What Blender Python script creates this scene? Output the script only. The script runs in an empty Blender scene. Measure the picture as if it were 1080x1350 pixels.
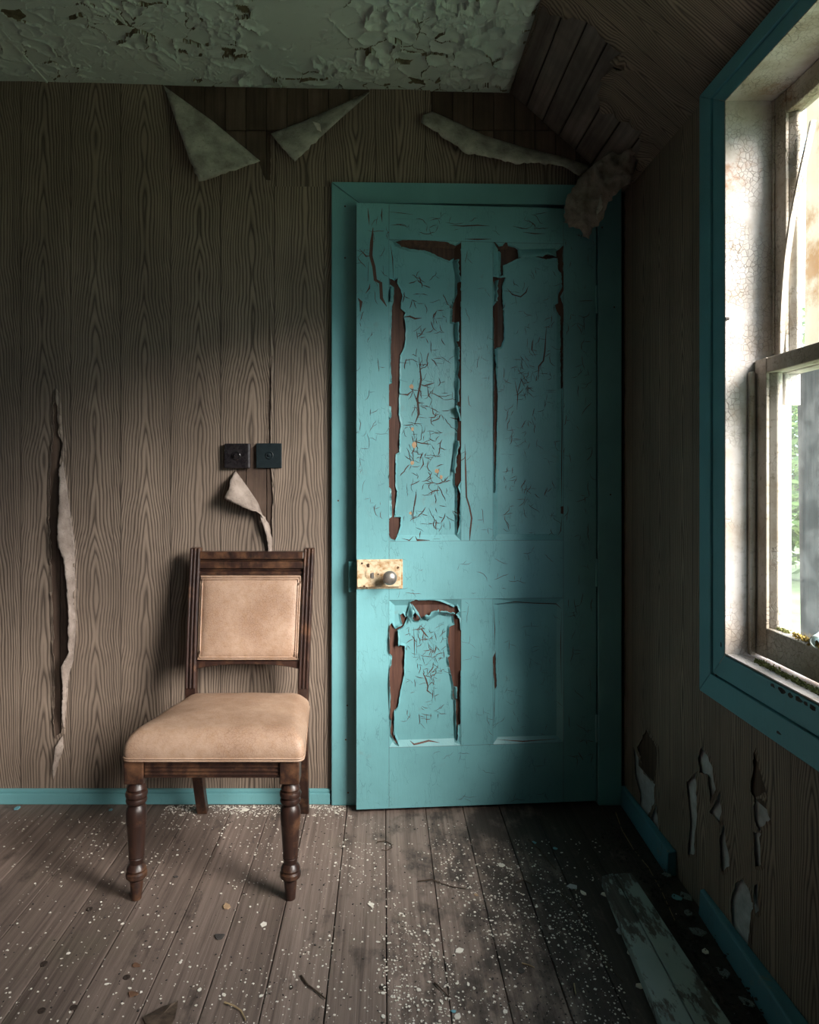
import bpy, bmesh, math, random
import numpy as np
from mathutils import Vector, Matrix, noise as mnoise
from mathutils.geometry import delaunay_2d_cdt

# ---------------------------------------------------------------- camera, world, light, exposure
SC = bpy.context.scene
COL = SC.collection
F = 920.0                    # focal length in pixels of the 1080 x 1350 frame
CX, CY = 506.0, 624.0        # where the level optical axis meets the frame
EYE = Vector((0.0, 0.0, 1.074))
cam_d = bpy.data.cameras.new('camera')
cam_d.sensor_width = 36.0
cam_d.lens = F / 1350.0 * 36.0
cam_d.shift_x = (540 - CX) / 1350.0
cam_d.shift_y = -(675 - CY) / 1350.0
cam_d.clip_start = 0.02
cam = bpy.data.objects.new('camera', cam_d)
COL.objects.link(cam)
cam.location = EYE
cam.rotation_euler = (math.pi / 2, 0, 0)
SC.camera = cam

world = bpy.data.worlds.new('overcast_sky')
SC.world = world
world.use_nodes = True
_bg = world.node_tree.nodes['Background']
_bg.inputs[0].default_value = (0.66, 0.82, 1.0, 1)
_bg.inputs[1].default_value = 2.2

sun_d = bpy.data.lights.new('hazy_sun', 'SUN')
sun_d.energy = 10.0
sun_d.angle = math.radians(39)
sun_d.color = (1.0, 0.90, 0.84)
sun = bpy.data.objects.new('hazy_sun', sun_d)
COL.objects.link(sun)
sun.rotation_euler = Vector((-0.62, 0.62, -0.48)).to_track_quat('-Z', 'Y').to_euler()

SC.view_settings.view_transform = 'Standard'
SC.view_settings.look = 'None'
SC.view_settings.gamma = 1.0
SC.view_settings.use_curve_mapping = False
SC.view_settings.exposure = 1.1
SC.cycles.max_bounces = 8
SC.cycles.diffuse_bounces = 5
SC.cycles.transparent_max_bounces = 12
SC.cycles.sample_clamp_indirect = 6.0
SC.cycles.use_denoising = True

def portal(name, loc, sy, sz):
    d = bpy.data.lights.new(name, 'AREA')
    d.shape = 'RECTANGLE'
    d.size, d.size_y = sz, sy
    d.cycles.is_portal = True
    o = bpy.data.objects.new(name, d)
    COL.objects.link(o)
    o.location = loc
    o.rotation_euler = (0, math.radians(90), 0)
    return o

# ---------------------------------------------------------------- room dimensions
YB = 2.277                 # face of the wallpaper on the back wall
XR = 0.782                 # face of the wallpaper on the right wall
XL, YR = -2.15, -2.4
ZS = 1.985                 # where the sloping ceiling leaves the right wall
XC, ZC = 0.41, 2.317       # where it meets the flat ceiling
WY0, WY1, WZ0, WZ1 = 0.52, 1.56, 0.669, 1.906      # opening of the window in view
VY0, VY1 = -1.60, -0.40                            # opening of an unseen window added behind the camera to brighten the room

portal('window_daylight', (0.925, (WY0 + WY1) / 2, (WZ0 + WZ1) / 2), WY1 - WY0, WZ1 - WZ0)
portal('window_daylight', (0.925, (VY0 + VY1) / 2, (WZ0 + WZ1) / 2), VY1 - VY0, WZ1 - WZ0)

# ---------------------------------------------------------------- helpers: planes and pixels
class Plane:
    def __init__(s, o, u, v, n):
        s.o, s.u, s.v, s.n = Vector(o), Vector(u).normalized(), Vector(v).normalized(), Vector(n).normalized()
    def p(s, a, b, h=0.0):
        return s.o + s.u * a + s.v * b + s.n * h
    def px(s, x, y, h=0.0):
        d = Vector(((x - CX) / F, 1.0, -(y - CY) / F))
        o = s.o + s.n * h
        t = (o - EYE).dot(s.n) / d.dot(s.n)
        q = EYE + d * t - s.o
        return (q.dot(s.u), q.dot(s.v))
def at(x, y, Y):
    return Vector(((x - CX) * Y / F, Y, EYE.z - (y - CY) * Y / F))

BACK = Plane((0, YB, 0), (1, 0, 0), (0, 0, 1), (0, -1, 0))
RIGHT = Plane((XR, 0, 0), (0, 1, 0), (0, 0, 1), (-1, 0, 0))
SLOPE = Plane((XR, 0, ZS), (0, 1, 0), (XC - XR, 0, ZC - ZS), (-(ZC - ZS), 0, XC - XR))
FLOOR = Plane((0, 0, 0), (1, 0, 0), (0, 1, 0), (0, 0, 1))
_dl, _dr = Vector((-0.0865, 2.203, 0.0)), Vector((0.689, 2.262, 0.0))
_du = (_dr - _dl).normalized()
DOOR = Plane(_dl, _du, (0, 0, 1), (_du.y, -_du.x, 0))
DW = (_dr - _dl).length

# ---------------------------------------------------------------- helpers: objects
def put(name, me, mat=None, parent=None, smooth=False):
    o = bpy.data.objects.new(name, me)
    COL.objects.link(o)
    if mat is not None and not me.materials:
        me.materials.append(mat)
    if parent is not None:
        o.parent = parent
    if smooth:
        me.polygons.foreach_set('use_smooth', [True] * len(me.polygons))
    return o
def empty(name, loc=(0, 0, 0)):
    o = bpy.data.objects.new(name, None)
    COL.objects.link(o)
    o.location = loc
    o.empty_display_size = 0.05
    return o
def tag(o, label=None, cat=None, group=None, kind=None):
    if label: o['label'] = label
    if cat: o['category'] = cat
    if group: o['group'] = group
    if kind: o['kind'] = kind
    return o
def keep(parent, child):
    child.parent = parent
    child.matrix_parent_inverse = Matrix.Translation(-Vector(parent.location))
    return child

class MB:
    """collects vertices and faces, then links ONE mesh object"""
    def __init__(s):
        s.v, s.f, s.uv = [], [], None
    def add(s, vs, fs):
        b = len(s.v)
        s.v += [Vector(v) for v in vs]
        s.f += [tuple(i + b for i in f) for f in fs]
        return s
    def box(s, x0, x1, y0, y1, z0, z1):
        return s.hexa([(x0, y0, z0), (x1, y0, z0), (x1, y1, z0), (x0, y1, z0), (x0, y0, z1), (x1, y0, z1), (x1, y1, z1), (x0, y1, z1)])
    def hexa(s, c):
        return s.add(c, [(3, 2, 1, 0), (4, 5, 6, 7), (0, 1, 5, 4), (1, 2, 6, 5), (2, 3, 7, 6), (3, 0, 4, 7)])
    def slab(s, P, a0, a1, b0, b1, h0, h1):
        return s.hexa([P.p(a0, b0, h0), P.p(a1, b0, h0), P.p(a1, b1, h0), P.p(a0, b1, h0), P.p(a0, b0, h1), P.p(a1, b0, h1), P.p(a1, b1, h1), P.p(a0, b1, h1)])
    def tube(s, pts, rad, n=8, cap=True):
        pts = [Vector(p) for p in pts]
        if not isinstance(rad, (list, tuple)): rad = [rad] * len(pts)
        b = len(s.v)
        up = Vector((0.13, 0.31, 0.94))
        for i, p in enumerate(pts):
            t = (pts[min(i + 1, len(pts) - 1)] - pts[max(i - 1, 0)]).normalized()
            r = up if abs(t.dot(up)) < 0.95 else Vector((1, 0, 0))
            a = t.cross(r).normalized(); c = t.cross(a)
            for k in range(n):
                w = 2 * math.pi * k / n
                s.v.append(p + (a * math.cos(w) + c * math.sin(w)) * rad[i])
        for i in range(len(pts) - 1):
            for k in range(n):
                s.f.append((b + i * n + k, b + i * n + (k + 1) % n, b + (i + 1) * n + (k + 1) % n, b + (i + 1) * n + k))
        if cap:
            s.f.append(tuple(b + k for k in range(n))[::-1])
            s.f.append(tuple(b + (len(pts) - 1) * n + k for k in range(n)))
        return s
    def loop_tube(s, pts, r, n=6):
        pts = [Vector(p) for p in pts]
        N = len(pts); b = len(s.v)
        for i, p in enumerate(pts):
            t = (pts[(i + 1) % N] - pts[i - 1]).normalized()
            up = Vector((0, 0, 1)) if abs(t.z) < 0.9 else Vector((0, 1, 0))
            a = t.cross(up).normalized(); c = t.cross(a)
            for k in range(n):
                w = 2 * math.pi * k / n
                s.v.append(p + (a * math.cos(w) + c * math.sin(w)) * r)
        for i in range(N):
            j = (i + 1) % N
            for k in range(n):
                s.f.append((b + i * n + k, b + i * n + (k + 1) % n, b + j * n + (k + 1) % n, b + j * n + k))
        return s
    def lathe(s, prof, o, ax, n=24):
        o, ax = Vector(o), Vector(ax).normalized()
        a = ax.orthogonal().normalized(); c = ax.cross(a)
        b = len(s.v)
        for (r, h) in prof:
            for k in range(n):
                w = 2 * math.pi * k / n
                s.v.append(o + ax * h + (a * math.cos(w) + c * math.sin(w)) * max(r, 1e-5))
        for i in range(len(prof) - 1):
            for k in range(n):
                s.f.append((b + i * n + k, b + i * n + (k + 1) % n, b + (i + 1) * n + (k + 1) % n, b + (i + 1) * n + k))
        s.f.append(tuple(b + k for k in range(n))[::-1])
        s.f.append(tuple(b + (len(prof) - 1) * n + k for k in range(n)))
        return s
    def mesh(s, name):
        me = bpy.data.meshes.new(name)
        me.from_pydata([tuple(v) for v in s.v], [], s.f)
        bm = bmesh.new(); bm.from_mesh(me)
        bmesh.ops.recalc_face_normals(bm, faces=bm.faces)
        bm.to_mesh(me); bm.free()
        return me
    def build(s, name, mat, parent=None, smooth=False, bevel=0.0, seg=2, angle=40):
        me = s.mesh(name)
        o = put(name, me, mat, None)
        if parent is not None: keep(parent, o)
        if bevel:
            m = o.modifiers.new('bevel', 'BEVEL'); m.width = bevel; m.segments = seg; m.limit_method = 'ANGLE'; m.angle_limit = math.radians(angle)
        if smooth:
            me.polygons.foreach_set('use_smooth', [True] * len(me.polygons))
            try: me.set_sharp_from_angle(angle=math.radians(38))
            except Exception: pass
        return o

def inside(pt, loop):
    x, y = pt; c = False; n = len(loop); j = n - 1
    for i in range(n):
        xi, yi = loop[i]; xj, yj = loop[j]
        if (yi > y) != (yj > y) and x < (xj - xi) * (y - yi) / (yj - yi) + xi: c = not c
        j = i
    return c
def jag(loop, step, amp, rnd, closed=True):
    """subdivide a torn edge and jitter it"""
    out = []; n = len(loop)
    for i in range(n if closed else n - 1):
        a, b = Vector(loop[i]), Vector(loop[(i + 1) % n])
        L = (b - a).length
        k = max(1, int(L / step))
        nrm = Vector((-(b - a).y, (b - a).x)) / max(L, 1e-9)
        for j in range(k):
            p = a.lerp(b, j / k)
            if j: p = p + nrm * rnd.uniform(-amp, amp) + (b - a) / max(L, 1e-9) * rnd.uniform(-amp, amp) * 0.5
            out.append((p.x, p.y))
    if not closed: out.append(tuple(loop[-1]))
    return out
def crack(poly, w):
    """a thin closed outline round a crack's line"""
    L, R = [], []
    n = len(poly)
    for i, p in enumerate(poly):
        p = Vector(p)
        t = (Vector(poly[min(i + 1, n - 1)]) - Vector(poly[max(i - 1, 0)]))
        t = t / max(t.length, 1e-9)
        q = Vector((-t.y, t.x)) * w * (0.5 if 0 < i < n - 1 else 0.08)
        L.append(tuple(p + q)); R.append(tuple(p - q))
    return L + R[::-1]
def grow(loop, d):
    n = len(loop); ar = 0
    for i in range(n):
        ar += loop[i - 1][0] * loop[i][1] - loop[i][0] * loop[i - 1][1]
    sg = 1 if ar > 0 else -1
    out = []
    for i in range(n):
        t = Vector(loop[(i + 1) % n]) - Vector(loop[i - 1])
        t = t / max(t.length, 1e-9)
        out.append((loop[i][0] + t.y * sg * d, loop[i][1] - t.x * sg * d))
    return out

def film(name, P, outer, holes, mat, parent=None, nf=lambda a, b: 0.001, lines=(), ring=0.0, curl=0.0, seed=1, uvf=None, thick=0.0, smooth=False, curl_of=None):
    """a skin of paint or paper on plane P with torn holes whose rims stand proud"""
    rnd = random.Random(seed)
    V, E = [], []
    rim = {}
    def addloop(lp, lift=None):
        b = len(V)
        for i, p in enumerate(lp):
            V.append(Vector(p))
            if lift is not None: rim[b + i] = lift
        n = len(lp)
        for i in range(n): E.append((b + i, b + (i + 1) % n))
    addloop(outer)
    for l in lines: addloop(l)
    for k, h in enumerate(holes):
        c = curl if curl_of is None else curl_of[k]
        addloop(h, c)
        if c and ring: addloop(grow(h, ring))
    vs, es, fs, ov, oe, of = delaunay_2d_cdt(V, E, [], 0, 1e-6)
    bb = [(min(p[0] for p in h), max(p[0] for p in h), min(p[1] for p in h), max(p[1] for p in h)) for h in holes]
    keepf = []
    for f in fs:
        c = (sum(vs[i][0] for i in f) / len(f), sum(vs[i][1] for i in f) / len(f))
        if not inside(c, outer): continue
        bad = False
        for h, q in zip(holes, bb):
            if q[0] <= c[0] <= q[1] and q[2] <= c[1] <= q[3] and inside(c, h): bad = True; break
        if not bad: keepf.append(f)
    co = []
    for i, v in enumerate(vs):
        h = nf(v[0], v[1])
        lift = 0
        for o in ov[i]:
            if o in rim and rim[o]:
                q = mnoise.noise(Vector((v[0] * 45, v[1] * 45, seed * 3.7)))
                lift = max(lift, rim[o] * (0.35 + 0.9 * max(0, q + 0.25)))
        co.append(tuple(P.p(v[0], v[1], h + lift)))
    me = bpy.data.meshes.new(name)
    nn = P.n
    fl = []
    for f in keepf:
        a, b, c = (Vector(co[f[0]]), Vector(co[f[1]]), Vector(co[f[2]]))
        fl.append(tuple(f) if (b - a).cross(c - a).dot(nn) >= 0 else tuple(f)[::-1])
    me.from_pydata(co, [], fl)
    uv = me.uv_layers.new(name='UVMap')
    dat = np.zeros((len(me.loops), 2), dtype=np.float32)
    idx = np.zeros(len(me.loops), dtype=np.int32); me.loops.foreach_get('vertex_index', idx)
    pts = np.array([(v[0], v[1]) if uvf is None else uvf(v[0], v[1]) for v in vs], dtype=np.float32)
    dat[:] = pts[idx]
    uv.data.foreach_set('uv', dat.ravel())
    bm = bmesh.new(); bm.from_mesh(me)
    bmesh.ops.delete(bm, geom=[v for v in bm.verts if not v.link_faces], context='VERTS')
    bm.to_mesh(me); bm.free()
    o = put(name, me, mat, None, smooth)
    if parent is not None: keep(parent, o)
    if thick:
        m = o.modifiers.new('thickness', 'SOLIDIFY'); m.thickness = thick; m.offset = -1
    return o

def flap(name, pts, mat, parent=None, seed=1, bulge=0.005, wr=0.004, step=6, thick=0.0012, jit=1.2, crump=0.0, torn=None):
    """a hanging piece of paper: outline points (pixel x, pixel y, distance) become a wrinkled sheet at that distance"""
    rnd = random.Random(seed)
    n = len(pts); out = []
    for i in range(n):
        a, b = Vector(pts[i]), Vector(pts[(i + 1) % n])
        k = max(1, int((b.xy - a.xy).length / step))
        for j in range(k):
            p = a.lerp(b, j / k)
            if j and (torn is None or i in torn): p = p + Vector((rnd.uniform(-jit, jit), rnd.uniform(-jit, jit), 0))
            out.append(p)
    lp = [(p.x, p.y) for p in out]
    V = [Vector(q) for q in lp]; E = [(i, (i + 1) % len(lp)) for i in range(len(lp))]
    x0, x1 = min(p[0] for p in lp), max(p[0] for p in lp); y0, y1 = min(p[1] for p in lp), max(p[1] for p in lp)
    y = y0
    while y < y1:
        x = x0
        while x < x1:
            q = (x + rnd.uniform(-1, 1), y + rnd.uniform(-1, 1))
            if inside(q, lp) and min((q[0] - a[0]) ** 2 + (q[1] - a[1]) ** 2 for a in lp) > (step * 0.5) ** 2: V.append(Vector(q))
            x += step
        y += step
    vs, es, fs, ov, oe, of = delaunay_2d_cdt(V, E, [], 1, 1e-4)
    co = []
    for v in vs:
        sw = sd = 0
        dm = 1e9
        for p in out:
            d2 = (p.x - v[0]) ** 2 + (p.y - v[1]) ** 2 + 0.5
            w = 1 / d2 ** 1.5
            sw += w; sd += w * p.z; dm = min(dm, d2)
        e = min(1.0, math.sqrt(dm) / 18)
        Y = sd / sw - bulge * e * (2 - e) + wr * mnoise.noise(Vector((v[0] * 0.045, v[1] * 0.045, seed))) + wr * 0.4 * mnoise.noise(Vector((v[0] * 0.16, v[1] * 0.16, seed + 5)))
        if crump: Y += crump * (abs(mnoise.noise(Vector((v[0] * 0.035, v[1] * 0.02, seed + 9)))) + 0.5 * abs(mnoise.noise(Vector((v[0] * 0.09, v[1] * 0.06, seed + 2)))) + 0.25 * mnoise.noise(Vector((v[0] * 0.3, v[1] * 0.3, seed))))
        co.append(tuple(at(v[0], v[1], Y)))
    me = bpy.data.meshes.new(name)
    me.from_pydata(co, [], [tuple(f) for f in fs])
    bm = bmesh.new(); bm.from_mesh(me); bmesh.ops.recalc_face_normals(bm, faces=bm.faces)
    if sum(f.normal.y * f.calc_area() for f in bm.faces) > 0: bmesh.ops.reverse_faces(bm, faces=bm.faces)
    bm.to_mesh(me); bm.free()
    uv = me.uv_layers.new(name='UVMap')
    for l in me.loops:
        c = me.vertices[l.vertex_index].co
        uv.data[l.index].uv = (c.x, c.z)
    o = put(name, me, mat, None, True)
    if parent is not None: keep(parent, o)
    m = o.modifiers.new('thickness', 'SOLIDIFY'); m.thickness = thick; m.offset = -1
    return o

# ---------------------------------------------------------------- materials
class NT:
    def __init__(s, name):
        s.m = bpy.data.materials.new(name); s.m.use_nodes = True
        s.t = s.m.node_tree; s.N = s.t.nodes; s.L = s.t.links
        s.b = s.N['Principled BSDF']; s.out = s.N['Material Output']
    def n(s, typ, ins=None, **props):
        x = s.N.new(typ)
        for k, v in props.items(): setattr(x, k, v)
        for k, v in (ins or {}).items(): s.set(x.inputs[k], v)
        return x
    def set(s, sock, v):
        if isinstance(v, bpy.types.NodeSocket): s.L.new(v, sock)
        else: sock.default_value = v
    def mth(s, op, a, b=None, c=None, clamp=False):
        x = s.n('ShaderNodeMath', operation=op, use_clamp=clamp)
        s.set(x.inputs[0], a)
        if b is not None: s.set(x.inputs[1], b)
        if c is not None: s.set(x.inputs[2], c)
        return x.outputs[0]
    def coord(s, kind='Object', sc=(1, 1, 1), rnd=False):
        c = s.n('ShaderNodeTexCoord').outputs[kind]
        if rnd:
            oi = s.n('ShaderNodeObjectInfo').outputs['Random']
            off = s.n('ShaderNodeCombineXYZ', {0: s.mth('MULTIPLY', oi, 37.0), 1: s.mth('MULTIPLY', oi, 91.0), 2: s.mth('MULTIPLY', oi, 53.0)}).outputs[0]
            c = s.n('ShaderNodeVectorMath', {0: c, 1: off}, operation='ADD').outputs[0]
        return s.n('ShaderNodeMapping', {'Vector': c, 'Scale': sc}).outputs[0]
    def noise(s, vec, scale=1, detail=4, rough=0.55, dist=0.0):
        return s.n('ShaderNodeTexNoise', {'Vector': vec, 'Scale': scale, 'Detail': detail, 'Roughness': rough, 'Distortion': dist}).outputs['Fac']
    def vor(s, vec, scale=1, feature='DISTANCE_TO_EDGE', rand=1.0):
        return s.n('ShaderNodeTexVoronoi', {'Vector': vec, 'Scale': scale, 'Randomness': rand}, feature=feature).outputs[0]
    def ramp(s, fac, stops, interp='LINEAR'):
        x = s.n('ShaderNodeValToRGB', {'Fac': fac})
        e = x.color_ramp.elements; x.color_ramp.interpolation = interp
        while len(e) < len(stops): e.new(0.5)
        for i, (p, c) in enumerate(stops):
            e[i].position = p
            e[i].color = (c, c, c, 1) if isinstance(c, (int, float)) else (c[0], c[1], c[2], 1)
        return x.outputs[0]
    def mix(s, fac, a, b, mode='MIX'):
        x = s.n('ShaderNodeMix', data_type='RGBA', blend_type=mode)
        f4 = lambda c: c if isinstance(c, bpy.types.NodeSocket) else ((c[0], c[1], c[2], 1) if len(c) == 3 else c)
        s.set(x.inputs[0], fac); s.set(x.inputs[6], f4(a)); s.set(x.inputs[7], f4(b))
        return x.outputs[2]
    def bump(s, h, strength=0.5, dist=0.002, norm=None):
        ins = {'Height': h, 'Strength': strength, 'Distance': dist}
        if norm is not None: ins['Normal'] = norm
        return s.n('ShaderNodeBump', ins).outputs[0]
    def done(s, color=None, rough=0.7, normal=None, metal=0.0, spec=0.3):
        if color is not None: s.set(s.b.inputs['Base Color'], color if isinstance(color, bpy.types.NodeSocket) else (color[0], color[1], color[2], 1))
        s.set(s.b.inputs['Roughness'], rough)
        s.set(s.b.inputs['Metallic'], metal)
        s.set(s.b.inputs['Specular IOR Level'], spec)
        if normal is not None: s.set(s.b.inputs['Normal'], normal)
        return s.m

def m_wallpaper(name='woodgrain_wallpaper', light=(0.35, 0.265, 0.205), dark=(0.048, 0.034, 0.027)):
    t = NT(name)
    uv = t.n('ShaderNodeTexCoord').outputs['UV']
    sp = t.n('ShaderNodeSeparateXYZ', {0: uv})
    x, y = sp.outputs[0], sp.outputs[1]
    PW = 0.163
    tt = t.mth('DIVIDE', x, PW)
    idn = t.mth('FLOOR', tt)
    fr = t.mth('FRACT', tt)
    wn = t.n('ShaderNodeTexWhiteNoise', {'W': idn}, noise_dimensions='1D').outputs['Value']
    wv = t.n('ShaderNodeCombineXYZ', {0: t.mth('MULTIPLY', x, 9.0), 1: t.mth('MULTIPLY', y, 2.6), 2: t.mth('MULTIPLY', wn, 9.0)}).outputs[0]
    warp = t.mth('MULTIPLY', t.mth('SUBTRACT', t.noise(wv, 1.0, 3), 0.5), 0.034)
    cx = t.mth('MULTIPLY', t.mth('SUBTRACT', wn, 0.5), 0.045)
    fx = t.mth('ADD', t.mth('ADD', t.mth('MULTIPLY', t.mth('SUBTRACT', fr, 0.5), PW), cx), warp)
    ax = t.mth('ABSOLUTE', fx)
    zv = t.n('ShaderNodeCombineXYZ', {0: t.mth('MULTIPLY', wn, 40.0), 1: t.mth('MULTIPLY', y, 2.1)}).outputs[0]
    zz = t.mth('ADD', t.mth('MULTIPLY', y, 7.0), t.mth('MULTIPLY', t.noise(zv, 1.0, 2), 9.0))
    g = t.mth('ADD', zz, t.mth('MULTIPLY', t.mth('POWER', ax, 1.3), 215.0))
    fine = t.n('ShaderNodeCombineXYZ', {0: t.mth('MULTIPLY', x, 210.0), 1: t.mth('MULTIPLY', y, 5.0), 2: 0.0}).outputs[0]
    fn = t.noise(fine, 1.0, 3, 0.6)
    g = t.mth('ADD', g, t.mth('MULTIPLY', fn, 0.35))
    ln = t.mth('FRACT', g)
    prof = t.ramp(ln, [(0.0, 0.02), (0.14, 0.40), (0.45, 0.92), (0.74, 0.80), (0.90, 0.12), (1.0, 0.0)])
    tone = t.noise(t.n('ShaderNodeCombineXYZ', {0: t.mth('MULTIPLY', x, 14.0), 1: t.mth('MULTIPLY', y, 1.5)}).outputs[0], 1.0, 3)
    f = t.mth('ADD', t.mth('MULTIPLY', prof, 0.86), t.mth('MULTIPLY', fn, 0.26))
    f = t.mth('ADD', f, t.mth('MULTIPLY', t.mth('SUBTRACT', tone, 0.5), 0.55), clamp=True)
    col = t.mix(f, dark, light)
    # printed plank joints
    fr2 = t.mth('FRACT', t.mth('ADD', t.mth('DIVIDE', x, PW * 0.5), 0.31))
    j1 = t.mth('LESS_THAN', t.mth('ABSOLUTE', t.mth('SUBTRACT', fr, 0.5)), 0.488)
    j2 = t.mth('GREATER_THAN', fr2, 0.016)
    jj = t.mth('MULTIPLY', j1, j2)
    col = t.mix(jj, t.mix(0.75, col, (0.03, 0.022, 0.017)), col)
    # damp stains
    st = t.noise(t.n('ShaderNodeCombineXYZ', {0: t.mth('MULTIPLY', x, 3.0), 1: t.mth('MULTIPLY', y, 1.7)}).outputs[0], 1.0, 5, 0.6)
    col = t.mix(t.ramp(st, [(0.42, 0.35), (0.6, 0.0)]), col, (0.10, 0.075, 0.06))
    bh = t.mth('ADD', t.mth('MULTIPLY', f, 0.5), t.mth('MULTIPLY', st, 6.0))
    return t.done(col, 0.62, t.bump(bh, 0.35, 0.003), spec=0.28)

def m_paperback(name, c1=(0.56, 0.53, 0.47), c2=(0.27, 0.245, 0.215)):
    t = NT(name); v = t.coord()
    n1 = t.noise(v, 16, 5, 0.62); n2 = t.noise(v, 160, 3, 0.6)
    col = t.mix(t.ramp(n1, [(0.35, 0.0), (0.66, 1.0)]), c2, c1)
    sp = t.ramp(n2, [(0.30, 1.0), (0.38, 0.0)])
    col = t.mix(t.mth('MULTIPLY', sp, 0.6), col, (0.10, 0.08, 0.06))
    return t.done(col, 0.9, t.bump(t.mth('ADD', n1, t.mth('MULTIPLY', n2, 0.6)), 0.6, 0.004), spec=0.1)

def m_board(name, c1, c2, sc=(60, 3, 60), rough=0.75, stain=0.5):
    """old boards, grain along local/world axis with the small scale"""
    t = NT(name); v = t.coord('Object', sc, True)
    n = t.noise(v, 1.0, 6, 0.62)
    w = t.coord('Object', (5, 5, 5), True)
    n2 = t.noise(w, 1.0, 5, 0.6)
    col = t.mix(t.ramp(n, [(0.3, 0.0), (0.7, 1.0)]), c2, c1)
    col = t.mix(t.ramp(n2, [(0.35, stain), (0.62, 0.0)]), col, tuple(0.35 * a for a in c2))
    oi = t.n('ShaderNodeObjectInfo').outputs['Random']
    col = t.n('ShaderNodeHueSaturation', {'Color': col, 'Value': t.mth('ADD', 0.78, t.mth('MULTIPLY', oi, 0.44))}).outputs[0]
    return t.done(col, rough, t.bump(n, 0.5, 0.0025), spec=0.25)

def m_floor():
    t = NT('floor_board_wood')
    v = t.coord('Object', (85, 2.2, 85), True); n = t.noise(v, 1.0, 7, 0.66, 0.35)
    v1 = t.coord('Object', (30, 0.9, 30), True); nb = t.noise(v1, 1.0, 4, 0.6)
    w = t.coord('Object', (2.3, 2.3, 2.3)); n2 = t.noise(w, 1.0, 6, 0.66)
    w3 = t.coord('Object', (11, 6, 11)); n3 = t.noise(w3, 1.0, 6, 0.7)
    col = t.mix(t.ramp(n, [(0.28, 0.0), (0.72, 1.0)]), (0.075, 0.053, 0.045), (0.31, 0.235, 0.20))
    col = t.mix(t.ramp(nb, [(0.35, 0.0), (0.7, 0.55)]), col, (0.20, 0.15, 0.125))
    col = t.mix(t.ramp(n2, [(0.55, 0.0), (0.75, 0.4)]), col, (0.125, 0.125, 0.075))       # mossy film
    # trodden-in dirt, thickest towards the right-hand wall
    ob = t.n('ShaderNodeSeparateXYZ', {0: t.n('ShaderNodeTexCoord').outputs['Object']})
    side = t.n('ShaderNodeMapRange', {'Value': ob.outputs[0], 1: -0.15, 2: 0.62, 3: -0.10, 4: 0.20}).outputs[0]
    dirt = t.ramp(t.mth('ADD', n3, side), [(0.47, 0.0), (0.62, 0.8)])
    col = t.mix(dirt, col, (0.032, 0.025, 0.022))
    oi = t.n('ShaderNodeObjectInfo').outputs['Random']
    col = t.n('ShaderNodeHueSaturation', {'Color': col, 'Value': t.mth('ADD', 0.74, t.mth('MULTIPLY', oi, 0.5))}).outputs[0]
    return t.done(col, t.mth('SUBTRACT', 0.72, t.mth('MULTIPLY', n, 0.2)), t.bump(t.mth('ADD', n, t.mth('MULTIPLY', n3, 0.6)), 0.6, 0.003), spec=0.3)

TEAL = (0.160, 0.385, 0.415)
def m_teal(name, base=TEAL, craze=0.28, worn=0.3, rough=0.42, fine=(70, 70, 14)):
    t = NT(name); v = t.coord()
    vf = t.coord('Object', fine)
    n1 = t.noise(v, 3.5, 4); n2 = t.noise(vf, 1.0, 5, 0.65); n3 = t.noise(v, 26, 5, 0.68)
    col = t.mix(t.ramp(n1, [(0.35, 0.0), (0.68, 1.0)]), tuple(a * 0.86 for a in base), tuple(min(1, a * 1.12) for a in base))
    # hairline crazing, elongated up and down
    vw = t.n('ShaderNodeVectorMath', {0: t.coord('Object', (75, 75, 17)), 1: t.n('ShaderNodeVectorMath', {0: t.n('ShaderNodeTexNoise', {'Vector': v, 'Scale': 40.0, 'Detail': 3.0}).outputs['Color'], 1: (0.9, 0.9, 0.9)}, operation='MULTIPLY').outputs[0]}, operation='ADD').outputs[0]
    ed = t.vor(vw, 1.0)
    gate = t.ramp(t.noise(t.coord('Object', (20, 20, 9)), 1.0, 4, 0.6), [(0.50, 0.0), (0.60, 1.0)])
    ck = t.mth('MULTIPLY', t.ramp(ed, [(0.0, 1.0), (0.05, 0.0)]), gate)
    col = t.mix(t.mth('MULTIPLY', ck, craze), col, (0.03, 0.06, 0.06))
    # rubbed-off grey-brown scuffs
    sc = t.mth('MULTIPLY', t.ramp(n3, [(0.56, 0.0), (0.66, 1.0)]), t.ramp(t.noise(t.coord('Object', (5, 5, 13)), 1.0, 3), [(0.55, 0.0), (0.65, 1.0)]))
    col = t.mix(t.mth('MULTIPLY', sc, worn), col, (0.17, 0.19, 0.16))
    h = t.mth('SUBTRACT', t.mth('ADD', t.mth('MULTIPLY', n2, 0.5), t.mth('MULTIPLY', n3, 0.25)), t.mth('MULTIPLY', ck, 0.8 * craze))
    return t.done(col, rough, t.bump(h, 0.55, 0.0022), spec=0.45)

def m_ceiling():
    t = NT('ceiling_paint'); v = t.coord()
    n1 = t.noise(v, 2.2, 5, 0.6); n2 = t.noise(v, 30, 5, 0.65)
    col = t.mix(t.ramp(n1, [(0.35, 0.0), (0.7, 1.0)]), (0.48, 0.56, 0.53), (0.60, 0.67, 0.61))
    col = t.mix(t.ramp(n2, [(0.60, 0.0), (0.72, 0.3)]), col, (0.25, 0.24, 0.17))
    return t.done(col, 0.6, t.bump(n2, 0.3, 0.003), spec=0.3)

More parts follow.
